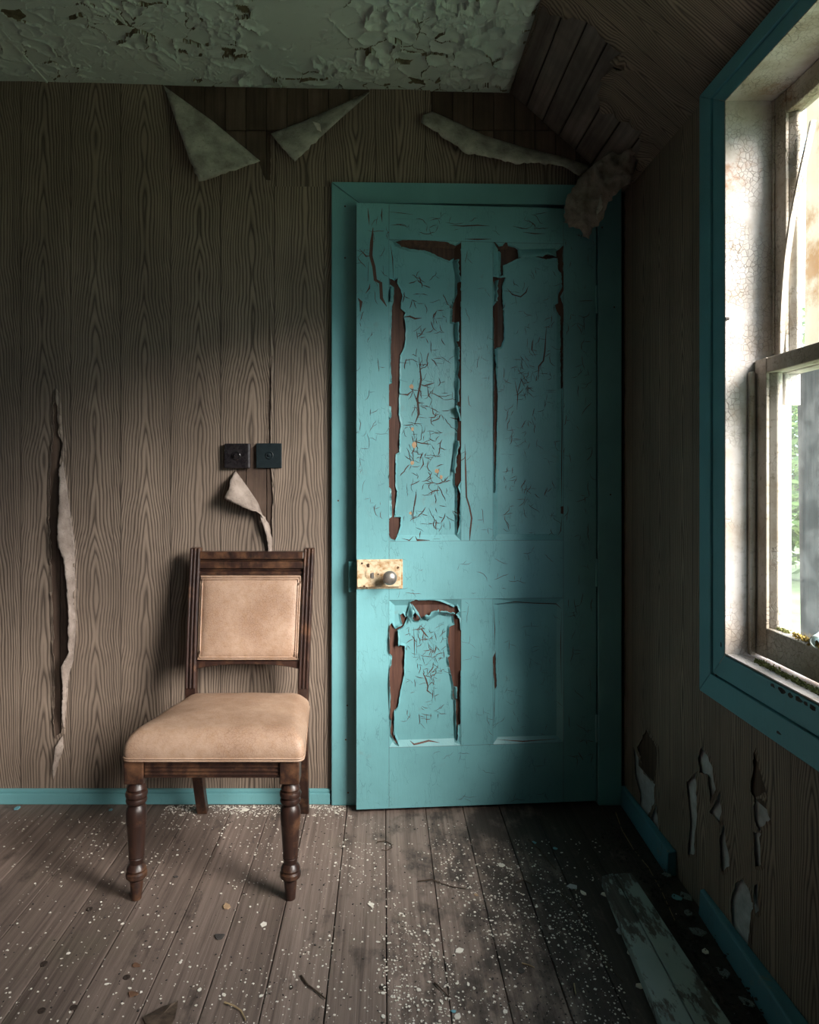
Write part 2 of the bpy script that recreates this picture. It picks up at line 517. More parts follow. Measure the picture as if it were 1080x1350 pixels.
def m_white(name='white_window_paint', base=(0.54, 0.50, 0.48), grime=0.45, crk=0.55, sc=(95, 95, 85)):
    t = NT(name); v = t.coord()
    n1 = t.noise(v, 9, 5, 0.62); n2 = t.noise(v, 70, 5, 0.65)
    vw = t.n('ShaderNodeVectorMath', {0: t.coord('Object', sc), 1: t.n('ShaderNodeVectorMath', {0: t.n('ShaderNodeTexNoise', {'Vector': v, 'Scale': 45.0, 'Detail': 3.0}).outputs['Color'], 1: (0.8, 0.8, 0.8)}, operation='MULTIPLY').outputs[0]}, operation='ADD').outputs[0]
    ed = t.vor(vw, 1.0)
    gate = t.ramp(t.noise(v, 7, 3), [(0.42, 0.0), (0.62, 1.0)])
    ck = t.mth('MULTIPLY', t.ramp(ed, [(0.0, 1.0), (0.06, 0.0)]), gate)
    col = t.mix(t.ramp(n1, [(0.38, 1.0), (0.58, 0.0)]), base, tuple(a * b for a, b in zip(base, (0.72, 0.66, 0.58))))
    col = t.mix(t.mth('MULTIPLY', ck, crk), col, (0.12, 0.095, 0.075))
    gr = t.ramp(n2, [(0.56, 0.0), (0.70, grime)])
    col = t.mix(gr, col, (0.20, 0.17, 0.12))
    ru = t.mth('MULTIPLY', t.ramp(t.noise(v, 5.5, 4), [(0.64, 0.0), (0.74, 0.7)]), t.ramp(n2, [(0.4, 0.0), (0.6, 1.0)]))
    col = t.mix(ru, col, (0.30, 0.13, 0.045))
    h = t.mth('SUBTRACT', t.mth('MULTIPLY', n1, 0.4), ck)
    return t.done(col, 0.6, t.bump(h, 0.6, 0.003), spec=0.3)

def m_plain(name, c1, c2, scale=20, rough=0.6, metal=0.0, spec=0.3, bump=0.3, lo=0.35, hi=0.65, dist=0.002):
    t = NT(name); v = t.coord('Object', (1, 1, 1), True)
    n = t.noise(v, scale, 5, 0.62)
    return t.done(t.mix(t.ramp(n, [(lo, 0.0), (hi, 1.0)]), c1, c2), rough, t.bump(n, bump, dist), metal, spec)

def m_leather():
    t = NT('tan_leather'); v = t.coord()
    n1 = t.noise(v, 7, 4, 0.6); n2 = t.noise(v, 60, 4, 0.65)
    vw = t.n('ShaderNodeVectorMath', {0: t.coord('Object', (130, 130, 130)), 1: t.n('ShaderNodeVectorMath', {0: t.n('ShaderNodeTexNoise', {'Vector': v, 'Scale': 70.0, 'Detail': 2.0}).outputs['Color'], 1: (1.5, 1.5, 1.5)}, operation='MULTIPLY').outputs[0]}, operation='ADD').outputs[0]
    ed = t.vor(vw, 1.0)
    ck = t.ramp(ed, [(0.0, 1.0), (0.10, 0.0)])
    col = t.mix(t.ramp(n1, [(0.32, 0.0), (0.66, 1.0)]), (0.32, 0.200, 0.138), (0.465, 0.318, 0.232))
    col = t.mix(t.ramp(n2, [(0.35, 0.4), (0.55, 0.0)]), col, (0.33, 0.19, 0.105))
    col = t.mix(t.mth('MULTIPLY', ck, t.ramp(n1, [(0.4, 0.45), (0.62, 0.1)])), col, (0.16, 0.085, 0.045))
    return t.done(col, 0.48, t.bump(t.mth('SUBTRACT', t.mth('MULTIPLY', n2, 0.5), t.mth('MULTIPLY', ck, 0.6)), 0.35, 0.0015), spec=0.4)

def m_varnish():
    t = NT('dark_varnished_wood'); v = t.coord('Object', (70, 70, 9), True)
    n = t.noise(v, 1.0, 6, 0.65); n2 = t.noise(t.coord('Object', (14, 14, 14), True), 1.0, 5, 0.66)
    col = t.mix(t.ramp(n, [(0.3, 0.0), (0.7, 1.0)]), (0.013, 0.007, 0.006), (0.050, 0.022, 0.015))
    col = t.mix(t.ramp(n2, [(0.50, 0.0), (0.70, 0.8)]), col, (0.17, 0.080, 0.040))
    return t.done(col, 0.36, t.bump(n, 0.3, 0.0015), spec=0.5)

def m_glass():
    t = NT('dusty_window_glass')
    v = t.coord()
    tr = t.n('ShaderNodeBsdfTransparent', {'Color': (0.95, 0.97, 0.96, 1)})
    gl = t.n('ShaderNodeBsdfGlossy', {'Color': (1, 1, 1, 1), 'Roughness': 0.05})
    df = t.n('ShaderNodeBsdfTranslucent', {'Color': (0.85, 0.88, 0.86, 1)})
    fr = t.mth('ADD', t.mth('MULTIPLY', t.mth('POWER', t.n('ShaderNodeLayerWeight', {'Blend': 0.5}).outputs['Facing'], 5.0), 0.8), 0.03)
    dust = t.ramp(t.noise(v, 18, 5, 0.65), [(0.45, 0.004), (0.8, 0.035)])
    m1 = t.n('ShaderNodeMixShader', {0: fr, 1: tr.outputs[0], 2: gl.outputs[0]})
    m2 = t.n('ShaderNodeMixShader', {0: dust, 1: m1.outputs[0], 2: df.outputs[0]})
    t.L.new(m2.outputs[0], t.out.inputs[0])
    return t.m

M = {}
M['paper'] = m_wallpaper()
M['back_paper'] = m_paperback('torn_paper_back')
M['back_paper_pink'] = m_paperback('torn_paper_back_warm', (0.42, 0.345, 0.30), (0.25, 0.20, 0.17))
M['board_v'] = m_board('stained_wall_boards', (0.18, 0.12, 0.09), (0.075, 0.048, 0.037), (60, 60, 3))
M['board_s'] = m_board('bare_ceiling_boards', (0.32, 0.265, 0.24), (0.16, 0.13, 0.118), (60, 3, 60))
M['backing'] = m_plain('dark_backing', (0.020, 0.016, 0.014), (0.045, 0.034, 0.028), 30, 0.9)
M['plaster'] = m_plain('old_plaster', (0.36, 0.37, 0.38), (0.58, 0.60, 0.62), 28, 0.9, bump=0.6)
M['brown'] = m_board('stained_door_wood', (0.155, 0.075, 0.052), (0.060, 0.030, 0.024), (90, 90, 6), 0.5, 0.35)
M['teal'] = m_teal('teal_door_paint')
M['teal_trim'] = m_teal('teal_trim_paint', craze=0.12, worn=0.12, rough=0.36)
M['blue_trim'] = m_teal('blue_window_paint', (0.12, 0.36, 0.44), 0.12, 0.10, 0.40)
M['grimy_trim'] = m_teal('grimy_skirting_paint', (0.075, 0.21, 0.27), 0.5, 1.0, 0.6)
M['floor'] = m_floor()
M['ceiling'] = m_ceiling()
M['bare'] = m_plain('bare_ceiling_plaster', (0.10, 0.085, 0.052), (0.19, 0.165, 0.10), 60, 0.9)
M['white'] = m_white()
M['white_dirty'] = m_white('grimy_sash_paint', (0.50, 0.455, 0.40), 0.8, 0.6)
M['leather'] = m_leather()
M['varnish'] = m_varnish()
M['glass'] = m_glass()
M['lock'] = m_plain('cream_lock_enamel', (0.36, 0.19, 0.07), (0.66, 0.54, 0.37), 55, 0.5, lo=0.34, hi=0.56)
M['rust'] = m_plain('rusty_iron', (0.05, 0.028, 0.018), (0.15, 0.075, 0.035), 70, 0.75, 0.3)
M['knob'] = m_plain('worn_metal_knob', (0.30, 0.27, 0.24), (0.46, 0.42, 0.38), 60, 0.34, 0.75, 0.5, 0.15)
M['keeper'] = m_plain('painted_keeper', (0.06, 0.20, 0.22), (0.10, 0.27, 0.28), 60, 0.45)
M['bakelite'] = m_plain('dark_bakelite', (0.012, 0.010, 0.011), (0.028, 0.024, 0.026), 60, 0.22, spec=0.6, bump=0.12)
M['switch_teal'] = m_plain('black_teal_enamel', (0.006, 0.012, 0.015), (0.010, 0.020, 0.024), 60, 0.5, spec=0.4, bump=0.2)
M['flake'] = m_plain('pale_paint_chip', (0.68, 0.62, 0.54), (0.88, 0.83, 0.75), 60, 0.7)
M['flake_blue'] = m_plain('blue_paint_chip', (0.13, 0.36, 0.44), (0.22, 0.48, 0.55), 60, 0.6)
M['chip_dark'] = m_plain('dark_debris', (0.030, 0.026, 0.024), (0.09, 0.08, 0.075), 60, 0.85)
M['twig'] = m_plain('dry_twig', (0.045, 0.030, 0.022), (0.10, 0.070, 0.050), 60, 0.8)
M['straw'] = m_plain('pale_straw', (0.30, 0.22, 0.12), (0.44, 0.33, 0.19), 60, 0.7)
M['leaf'] = m_plain('dry_leaf', (0.10, 0.050, 0.032), (0.20, 0.11, 0.065), 60, 0.75)
M['leaf_tan'] = m_plain('tan_dry_leaf', (0.36, 0.23, 0.13), (0.50, 0.34, 0.21), 60, 0.7)
M['plank_loose'] = m_board('painted_loose_plank', (0.22, 0.27, 0.27), (0.085, 0.105, 0.105), (50, 3, 50), 0.7, 0.8)
def m_peeled_plank():
    t = NT('peeled_painted_plank'); v = t.coord('Object', (22, 7, 22)); n = t.noise(v, 1.0, 6, 0.68)
    g = t.noise(t.coord('Object', (70, 3, 70), True), 1.0, 5, 0.6)
    wood = t.mix(t.ramp(g, [(0.3, 0.0), (0.7, 1.0)]), (0.06, 0.055, 0.05), (0.16, 0.15, 0.14))
    pt = t.mix(t.noise(t.coord('Object', (9, 9, 9)), 1.0, 3), (0.20, 0.30, 0.31), (0.42, 0.47, 0.46))
    k = t.ramp(n, [(0.47, 0.0), (0.52, 1.0)])
    return t.done(t.mix(k, wood, pt), 0.7, t.bump(t.mth('ADD', k, g), 0.6, 0.002), spec=0.25)
M['plank_loose'] = m_peeled_plank()
M['moss'] = m_plain('dry_moss', (0.10, 0.075, 0.020), (0.36, 0.24, 0.06), 120, 0.95, bump=0.8, dist=0.006)
M['moss_green'] = m_plain('green_moss', (0.10, 0.11, 0.03), (0.22, 0.22, 0.08), 120, 0.95, bump=0.8, dist=0.006)
M['plastic'] = m_plain('white_plastic', (0.66, 0.74, 0.70), (0.78, 0.84, 0.80), 30, 0.35, spec=0.5, bump=0.05)
M['post'] = m_board('weathered_grey_wood', (0.10, 0.095, 0.092), (0.045, 0.042, 0.040), (60, 60, 2.5), 0.85, 0.3)
M['rust_board'] = m_plain('rust_stained_board', (0.42, 0.22, 0.08), (0.66, 0.56, 0.42), 9, 0.8, lo=0.36, hi=0.5)
M['grass'] = m_plain('meadow_grass', (0.16, 0.215, 0.11), (0.25, 0.315, 0.17), 3, 0.95)
M['foliage'] = m_plain('hedge_leaves', (0.06, 0.11, 0.03), (0.17, 0.25, 0.09), 3, 0.8)
M['bark'] = m_plain('grey_bark', (0.10, 0.085, 0.07), (0.20, 0.17, 0.14), 30, 0.9)
M['outer'] = m_plain('rendered_outer_wall', (0.45, 0.45, 0.42), (0.55, 0.55, 0.52), 8, 0.9)

# ---------------------------------------------------------------- the room shell
RND = random.Random(11)
def prism(mb, P, loop, h0, h1):
    n = len(loop)
    mb.add([P.p(a, b, h0) for a, b in loop] + [P.p(a, b, h1) for a, b in loop],
           [tuple(range(n))[::-1], tuple(range(n, 2 * n))] + [(i, (i + 1) % n, n + (i + 1) % n, n + i) for i in range(n)])
    return mb
def pxl(P, pts, h=0.0):
    return [P.px(x, y, h) for x, y in pts]

# floor: every board a piece of its own over a dark underfloor
floor = tag(MB().box(XL - 0.1, XR + 0.1, YR - 0.1, YB + 0.2, -0.09, -0.032).build('floor', M['backing']), kind='structure')
edges = [-2.15, -2.02, -1.89, -1.77, -1.64, -1.51, -1.385, -1.26, -1.135, -1.01, -0.885, -0.75, -0.62, -0.486, -0.365, -0.245, -0.118, 0.006, 0.134, 0.253, 0.372, 0.482, 0.60, 0.70, 0.79]
for i in range(len(edges) - 1):
    g = 0.0004 + 0.0009 * RND.random()
    cuts = [YR, YB + 0.1]
    if i in (9, 13, 16, 19): cuts = [YR, {9: 1.5, 13: 0.9, 16: 1.05, 19: 0.8}[i], YB + 0.1]
    for j in range(len(cuts) - 1):
        dz = -0.0016 * RND.random()
        tl = RND.uniform(-0.0012, 0.0012)
        x0, x1, y0, y1 = edges[i] + g, edges[i + 1] - g, cuts[j] + 0.001, cuts[j + 1] - 0.001
        mb = MB().hexa([(x0, y0, -0.03), (x1, y0, -0.03), (x1, y1, -0.03), (x0, y1, -0.03), (x0, y0, dz - tl), (x1, y0, dz + tl), (x1, y1, dz + tl), (x0, y1, dz - tl)])
        mb.build('plank', M['floor'], floor, bevel=0.0022, seg=2)

# back wall: solid wall with the doorway, old boards where the paper is torn, sheets of paper
OX0, OX1, OZ1 = -0.118, 0.700, 1.952
mb = MB()
yb0, yb1 = YB + 0.009, YB + 0.16
mb.box(XL - 0.1, OX0 - 0.02, yb0, yb1, -0.09, 2.45).box(OX1 + 0.02, XR + 0.2, yb0, yb1, -0.09, 2.45).box(OX0 - 0.02, OX1 + 0.02, yb0, yb1, OZ1 + 0.02, 2.45)
mb.box(OX0 - 0.02, OX1 + 0.02, yb1 - 0.03, yb1, -0.09, OZ1 + 0.02)
wall_back = tag(mb.build('wall_back', M['backing']), kind='structure')
bw = 0.0675
x = -0.653 - 10 * bw
def bpx(x): return (x - CX) / F * YB
for i in range(32):
    xa, xb = x + i * bw, x + (i + 1) * bw
    if xb > XR: xb = XR
    if xa >= XR - 0.01: break
    zs = 2.193
    if xb > bpx(205):
        MB().box(xa + 0.0012, xb - 0.0012, YB + 0.003, YB + 0.009, 2.196, 2.345).build('board', M['board_v'], wall_back, bevel=0.0012, seg=1)
    if xb > bpx(295) and xa < bpx(375): za = 0.55
    elif xb > bpx(55) and xa < bpx(112): za = 0.0
    elif xb > bpx(205): za = OZ1 + 0.021 if xb > OX0 - 0.02 else 1.85
    else: continue
    MB().box(xa + 0.0012, xb - 0.0012, YB + 0.003, YB + 0.009, za, zs).build('board', M['board_v'], wall_back, bevel=0.0012, seg=1)

rj = random.Random(5)
hole_top = jag(pxl(BACK, [(214, 96), (215, 113), (280, 160), (341, 211), (350, 237), (357, 238), (357, 176), (400, 160), (450, 137), (486, 121), (500, 96)]), 0.012, 0.0016, rj)
hole_right = jag(pxl(BACK, [(567, 90), (568, 150), (590, 175), (640, 200), (700, 212), (770, 226), (800, 243), (850, 275), (850, 90)]), 0.012, 0.0016, rj)
tear_px = [(74, 515), (77, 545), (79, 575), (84, 585), (80, 610), (86, 640), (90, 680), (96, 715), (98, 760), (98, 830), (92, 870), (86, 900), (84, 930), (82, 965), (74, 970), (72, 940), (73, 900), (71, 830), (69, 770), (68, 720), (66, 690), (67, 640), (68, 605), (72, 570), (71, 540)]
hole_tear = jag(pxl(BACK, tear_px), 0.012, 0.0022, rj)
sw_px = [(312, 600), (312, 622), (325, 640), (340, 662), (351, 690), (353, 720), (357, 760), (359, 760), (359, 690), (360, 655), (359, 632), (357, 600), (357, 560), (358, 500), (357, 470), (355, 500), (354, 560), (355, 588), (340, 586)]
hole_sw = jag(pxl(BACK, sw_px), 0.01, 0.0012, rj)
ztop, zbot = 2.38, 0.040
xs = bpx(355.3)
oA = [(XL, zbot), (bpx(60), zbot + 0.006), (bpx(160), zbot + 0.002), (xs, zbot), (xs, ztop), (XL, ztop)]
film('wallpaper', BACK, oA, [hole_top, hole_tear, hole_sw], M['paper'], wall_back, nf=lambda a, b: 0.0008 + 0.0015 * mnoise.noise(Vector((a * 3, b * 1.3, 0))), ring=0.012, curl_of=[0.0, 0.010, 0.004], seed=3, uvf=lambda a, b: (a + 0.043, b), thick=0.001)
x1c = OX0 - 0.04
oC = [(xs + 0.0012, zbot), (x1c, zbot), (x1c, BACK.px(0, 245)[1]), (xs + 0.0012, BACK.px(0, 244)[1])]
film('wallpaper', BACK, oC, [hole_sw], M['paper'], wall_back, nf=lambda a, b: 0.0013, ring=0.01, curl_of=[0.003], seed=4, uvf=lambda a, b: (a + 0.031, b + 0.37), thick=0.001)
zj = BACK.px(0, 246)[1]
oD = [(xs + 0.001, zj), (XR, zj - 0.004), (XR, ztop), (xs + 0.001, ztop)]
film('wallpaper', BACK, oD, [hole_top, hole_right], M['paper'], wall_back, nf=lambda a, b: 0.0017, ring=0.01, curl_of=[0.0, 0.003], seed=6, uvf=lambda a, b: (a + 0.027, -b), thick=0.001)

bb = MB().box(XL, OX0 - 0.056, YB - 0.015, YB + 0.004, 0.0, 0.036).box(XL, OX0 - 0.056, YB - 0.010, YB + 0.004, 0.036, 0.047)
tag(bb.build('baseboard_back', M['teal_trim'], bevel=0.002), kind='structure')

# right wall with the window in view and the added unseen one
mb = MB()
xw0, xw1 = XR + 0.004, XR + 0.13
def wall_with_holes(mb, y0, y1, z0, z1):
    ys = [y0, VY0 - 0.03, VY1 + 0.03, WY0 - 0.03, WY1 + 0.03, y1]
    for i in range(5):
        if i in (1, 3):
            mb.box(xw0, xw1, ys[i], ys[i + 1], z0, WZ0 - 0.03).box(xw0, xw1, ys[i], ys[i + 1], WZ1 + 0.03, z1)
        else: mb.box(xw0, xw1, ys[i], ys[i + 1], z0, z1)
wall_with_holes(mb, YR - 0.1, YB + 0.2, -0.09, 2.12)
wall_right = tag(mb.build('wall_right', M['plaster']), kind='structure')
rholes = [
    [(836, 985), (846, 1003), (850, 1020), (864, 1033), (864, 1058), (852, 1082), (846, 1076), (845, 1045), (838, 1020)],
    [(842, 985), (853, 962), (868, 985), (865, 1032), (850, 1018)],
    [(922, 1000), (926, 986), (934, 995), (941, 1012), (946, 1040), (938, 1056), (935, 1022), (924, 1018)],
    [(906, 1032), (919, 1018), (921, 1060), (917, 1126), (908, 1127), (911, 1080)],
    [(944, 1060), (950, 1043), (953, 1065), (950, 1084), (937, 1070)],
    [(950, 1110), (955, 1085), (962, 1120), (963, 1142), (953, 1150)],
    [(996, 1052), (1010, 1055), (1017, 1080), (1001, 1096), (995, 1075)],
    [(994, 1096), (1004, 1098), (1006, 1140), (998, 1143)],
    [(970, 1166), (980, 1158), (990, 1175), (994, 1196), (986, 1262), (966, 1240), (965, 1190)],
    [(991, 1040), (997, 990), (1012, 1045), (996, 1053)],
    [(858, 1085), (866, 1060), (872, 1100), (868, 1120)],
    [(995, 1170), (1001, 1165), (1003, 1200), (996, 1205)]]
rr = random.Random(8)
holes = [jag(pxl(RIGHT, h), 0.008, 0.0022, rr) for h in rholes]
oR = [(YR, 0.0), (YB, 0.0), (YB, ZS + 0.004), (YR, ZS + 0.004)]
win = [[(a, WZ0 - 0.03), (b, WZ0 - 0.03), (b, WZ1 + 0.03), (a, WZ1 + 0.03)] for a, b in ((WY0 - 0.03, WY1 + 0.03), (VY0 - 0.03, VY1 + 0.03))]
film('wallpaper', RIGHT, oR, holes + win, M['paper'], wall_right, nf=lambda a, b: 0.0006, ring=0.008, curl_of=[0.004] * len(holes) + [0, 0], seed=9, uvf=lambda a, b: (a * 1.15 + 0.09, b), thick=0.001)
for hp in (rholes[1], rholes[9]):      # brown boarding shows in two of the tears
    c = pxl(RIGHT, hp); a0, a1 = min(q[0] for q in c), max(q[0] for q in c); b0, b1 = min(q[1] for q in c), max(q[1] for q in c)
    MB().slab(RIGHT, a0 - 0.006, a1 + 0.006, b0 - 0.004, b1 + 0.004, -0.006, -0.002).build('board', M['board_v'], wall_right, bevel=0.001, seg=1)
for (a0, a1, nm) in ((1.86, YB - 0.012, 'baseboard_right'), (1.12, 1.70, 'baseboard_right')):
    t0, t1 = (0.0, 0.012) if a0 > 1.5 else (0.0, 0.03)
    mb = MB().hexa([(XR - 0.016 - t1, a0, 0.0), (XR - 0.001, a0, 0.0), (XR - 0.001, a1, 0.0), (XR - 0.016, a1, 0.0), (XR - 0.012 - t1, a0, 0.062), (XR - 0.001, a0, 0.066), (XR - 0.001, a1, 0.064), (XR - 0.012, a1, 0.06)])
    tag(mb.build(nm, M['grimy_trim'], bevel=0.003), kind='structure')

# sloping ceiling: boards running into the depth, paper torn away at the corner
SL = math.hypot(XC - XR, ZC - ZS)
slope = tag(MB().slab(SLOPE, YR, YB + 0.02, -0.08, SL + 0.05, -0.06, -0.013).build('ceiling_slope', M['backing']), kind='structure')
nb = 7
for i in range(nb):
    MB().slab(SLOPE, 1.45, YB + 0.004, i * SL / nb + 0.0024, (i + 1) * SL / nb - 0.0024, -0.012, -0.003 - 0.001 * (i % 2)).build('board', M['board_s'], slope, bevel=0.0015, seg=1)
s_px = [(668, 135), (676, 118), (700, 60), (719, 3), (730, 14), (745, 18), (770, 22), (790, 30), (803, 45), (812, 58), (823, 66), (811, 74), (827, 88), (812, 85), (798, 100), (793, 125), (795, 143), (812, 147), (832, 158), (852, 167), (847, 200), (838, 240), (830, 300), (800, 290), (740, 220)]
hole_s = jag(pxl(SLOPE, s_px), 0.014, 0.0018, random.Random(3))
oS = [(YR, -0.004), (YB - 0.001, -0.004), (YB - 0.001, SL - 0.002), (YR, SL - 0.002)]
film('wallpaper', SLOPE, oS, [hole_s], M['paper'], slope, nf=lambda a, b: 0.001 + 0.004 * max(0, mnoise.noise(Vector((a * 4, b * 9, 3)))), ring=0.03, curl_of=[0.024], seed=12, uvf=lambda a, b: (a * 1.3 + 0.05, b), thick=0.001, smooth=True)

# flat ceiling with lifting, cracked paint
def zc(X): return ZC + (XC - X) * 0.0223
nx, ny = 900, 270
X = np.linspace(-1.5, XC, nx); Y = np.linspace(1.72, YB + 0.004, ny)
gx, gy = np.meshgrid(X, Y)
rs = np.random.RandomState(4)
def smooth_noise(gx, gy, s, seed):
    r = np.random.RandomState(seed); tab = r.rand(256, 256)
    u, v = gx * s + 50.3, gy * s + 20.7
    i, j = np.floor(u).astype(int), np.floor(v).astype(int); fu, fv = u - i, v - j
    fu, fv = fu * fu * (3 - 2 * fu), fv * fv * (3 - 2 * fv)
    T = lambda a, b: tab[a % 256, b % 256]
    return (T(i, j) * (1 - fu) + T(i + 1, j) * fu) * (1 - fv) + (T(i, j + 1) * (1 - fu) + T(i + 1, j + 1) * fu) * fv
def fbm(gx, gy, s, seed): return smooth_noise(gx, gy, s, seed) * 0.55 + smooth_noise(gx, gy, s * 2.1, seed + 1) * 0.3 + smooth_noise(gx, gy, s * 4.3, seed + 2) * 0.15
wx = gx + (fbm(gx, gy, 22, 1) - 0.5) * 0.055; wy = gy + (fbm(gx, gy, 22, 7) - 0.5) * 0.045
def cells(wx, wy, n, seed):
    r = np.random.RandomState(seed)
    P = np.stack([r.uniform(-1.55, 0.46, n), r.uniform(1.68, 2.32, n)], 1)
    d1 = np.full(wx.shape, 9.0); d2 = np.full(wx.shape, 9.0); idn = np.zeros(wx.shape, int)
    for k, (a, b) in enumerate(P):
        d = np.hypot(wx - a, wy - b)
        m = d < d1
        d2 = np.where(m, d1, np.minimum(d2, d)); idn = np.where(m, k, idn); d1 = np.where(m, d, d1)
    return d2 - d1, idn, r.rand(n)
e1, id1, r1 = cells(wx, wy, 300, 21)
e2, id2, r2 = cells(wx, wy, 1500, 22)
gate1 = np.clip((fbm(gx, gy, 5, 31) - 0.36) / 0.10, 0, 1)
gate2 = np.clip((fbm(gx, gy, 7, 41) - 0.47) / 0.08, 0, 1)
right = np.clip((gx + 1.15) / 0.9, 0.12, 1)
lift = (0.027 * r1[id1] ** 1.4 * np.exp(-e1 / 0.013) * gate1 + 0.011 * r2[id2] ** 2 * np.exp(-e2 / 0.008) * gate2) * (0.25 + 0.75 * right)
lift -= 0.002 * (e1 < 0.0022) * gate1
lift *= np.clip((YB - gy) / 0.03, 0, 1) * np.clip((XC - gx) / 0.02, 0, 1)
lift += (fbm(gx, gy, 9, 51) - 0.5) * 0.004
gz = zc(gx) - lift
lost = ((r2[id2] > 0.972) & (e2 > 0.002) & (fbm(gx, gy, 4, 61) > 0.44)) | ((e1 < 0.0018) & (gate1 > 0.7) & (fbm(gx, gy, 12, 71) > 0.55))
me = bpy.data.meshes.new('ceiling')
vv = np.stack([gx, gy, np.where(lost, zc(gx) + 0.0005, gz)], -1).reshape(-1, 3)
ii = np.arange(nx * ny).reshape(ny, nx)
ff = np.stack([ii[:-1, :-1], ii[1:, :-1], ii[1:, 1:], ii[:-1, 1:]], -1).reshape(-1, 4)
me.vertices.add(len(vv)); me.vertices.foreach_set('co', vv.ravel())
me.loops.add(ff.size); me.loops.foreach_set('vertex_index', ff.ravel().astype(np.int32))
me.polygons.add(len(ff)); me.polygons.foreach_set('loop_start', np.arange(0, ff.size, 4, dtype=np.int32))
me.materials.append(M['ceiling']); me.materials.append(M['bare'])
me.polygons.foreach_set('material_index', lost[:-1, :-1].ravel().astype(np.int32))
me.update(); me.validate()
ceiling = tag(MB().hexa([(XL, YR, zc(XL) + .012), (XC + 0.03, YR, ZC + .012), (XC + 0.03, YB + 0.02, ZC + .012), (XL, YB + 0.02, zc(XL) + .012), (XL, YR, zc(XL) + .08), (XC + 0.03, YR, ZC + .08), (XC + 0.03, YB + 0.02, ZC + .08), (XL, YB + 0.02, zc(XL) + .08)]).build('ceiling', M['ceiling']), kind='structure')
pf = put('peeling_paint', me); keep(ceiling, pf); pf['label'] = 'pale green ceiling paint lifting in cracked flakes'
me.polygons.foreach_set('use_smooth', [True] * len(me.polygons))
MB().hexa([(XL, YR, zc(XL)), (XC, YR, ZC), (XC, 1.72, ZC), (XL, 1.72, zc(XL)), (XL, YR, zc(XL) + .011), (XC, YR, ZC + .011), (XC, 1.72, ZC + .011), (XL, 1.72, zc(XL) + .011)]).build('ceiling_panel', M['ceiling'], ceiling)
MB().hexa([(XL, 1.72, zc(XL)), (-1.5, 1.72, zc(-1.5)), (-1.5, YB, zc(-1.5)), (XL, YB, zc(XL)), (XL, 1.72, zc(XL) + .011), (-1.5, 1.72, zc(-1.5) + .011), (-1.5, YB, zc(-1.5) + .011), (XL, YB, zc(XL) + .011)]).build('ceiling_panel', M['ceiling'], ceiling)
xj = (62 - CX) / F * YB
MB().hexa([(xj - .003, 1.6, zc(xj) - .004), (xj + .003, 1.6, zc(xj) - .004), (xj + .003, YB, zc(xj) - .004), (xj - .003, YB, zc(xj) - .004), (xj - .003, 1.6, zc(xj) + .004), (xj + .003, 1.6, zc(xj) + .004), (xj + .003, YB, zc(xj) + .004), (xj - .003, YB, zc(xj) + .004)]).build('joint_strip', M['ceiling'], ceiling, bevel=0.001)

M['plain_wall'] = m_plain('dark_blue_unseen_wall', (0.022, 0.038, 0.060), (0.036, 0.056, 0.085), 5, 0.8)  # unseen walls, made dark blue to dim and cool the bounced light
tag(MB().box(XL - 0.1, XL, YR - 0.1, YB + 0.16, -0.09, 2.5).build('wall_left', M['plain_wall']), kind='structure')
tag(MB().box(XL - 0.1, XR + 0.19, YR - 0.1, YR, -0.09, 2.5).build('wall_rear', M['plain_wall']), kind='structure')

# ---------------------------------------------------------------- doorway trim
PC = Plane((0, YB - 0.022, 0), (1, 0, 0), (0, 0, 1), (0, -1, 0))
trim = tag(empty('trim_1', (0.3, YB, 0)), kind='structure')
cx0, cx1 = PC.px(437, 600)[0], PC.px(474, 600)[0]
cr0, cr1 = PC.px(789, 600)[0], PC.px(820, 600)[0]
zt0, zt1 = PC.px(500, 268)[1], PC.px(500, 240)[1]
ztr = PC.px(820, 245)[1]
prism(MB(), PC, [(cx0, 0.0), (cx1, 0.0), (cx1, zt0), (cx0, zt1)], -0.024, 0).build('casing_board', M['teal_trim'], trim, bevel=0.003)
prism(MB(), PC, [(cr0, 0.0), (cr1, 0.0), (cr1, ztr), (cr0, zt0 - 0.006)], -0.024, 0).build('casing_board', M['teal_trim'], trim, bevel=0.003)
prism(MB(), PC, [(cx0 + 0.001, zt1 + 0.001), (cx1, zt0 + 0.001), (cr0, zt0 - 0.005), (cr1, ztr + 0.001), (cr1 - 0.002, ztr + 0.002)], -0.024, 0).build('casing_board', M['teal_trim'], trim, bevel=0.003)
for (a, b, c, d) in ((OX0 - 0.019, OX0 + 0.006, 0.0, OZ1 + 0.01), (OX1 - 0.008, OX1 + 0.019, 0.0, OZ1 + 0.01)):
    MB().box(a, b, YB - 0.0, YB + 0.128, c, d).build('jamb', M['teal_trim'], trim, bevel=0.002)
MB().box(OX0 + 0.008, OX1 - 0.01, YB - 0.0, YB + 0.128, OZ1 - 0.012, OZ1 + 0.012).build('jamb', M['teal_trim'], trim, bevel=0.002)
# keeper of the rim lock on the left casing
k0, k1 = PC.px(460, 739), PC.px(466, 779)
MB().slab(PC, k0[0], k1[0] + 0.012, k1[1], k0[1], 0.0005, 0.028).build('lock_keeper', M['keeper'], trim, bevel=0.002)
for (px, py) in ((455, 272), (455, 340), (446, 660), (458, 930), (456, 975), (459, 1045), (794, 300), (810, 405), (805, 652)):
    a, b = PC.px(px, py)
    MB().lathe([(0.0022, 0.0), (0.0028, 0.0006), (0.0015, 0.0012)], PC.p(a, b, 0.0), PC.n, 8).build('nail_head', M['rust'], trim)

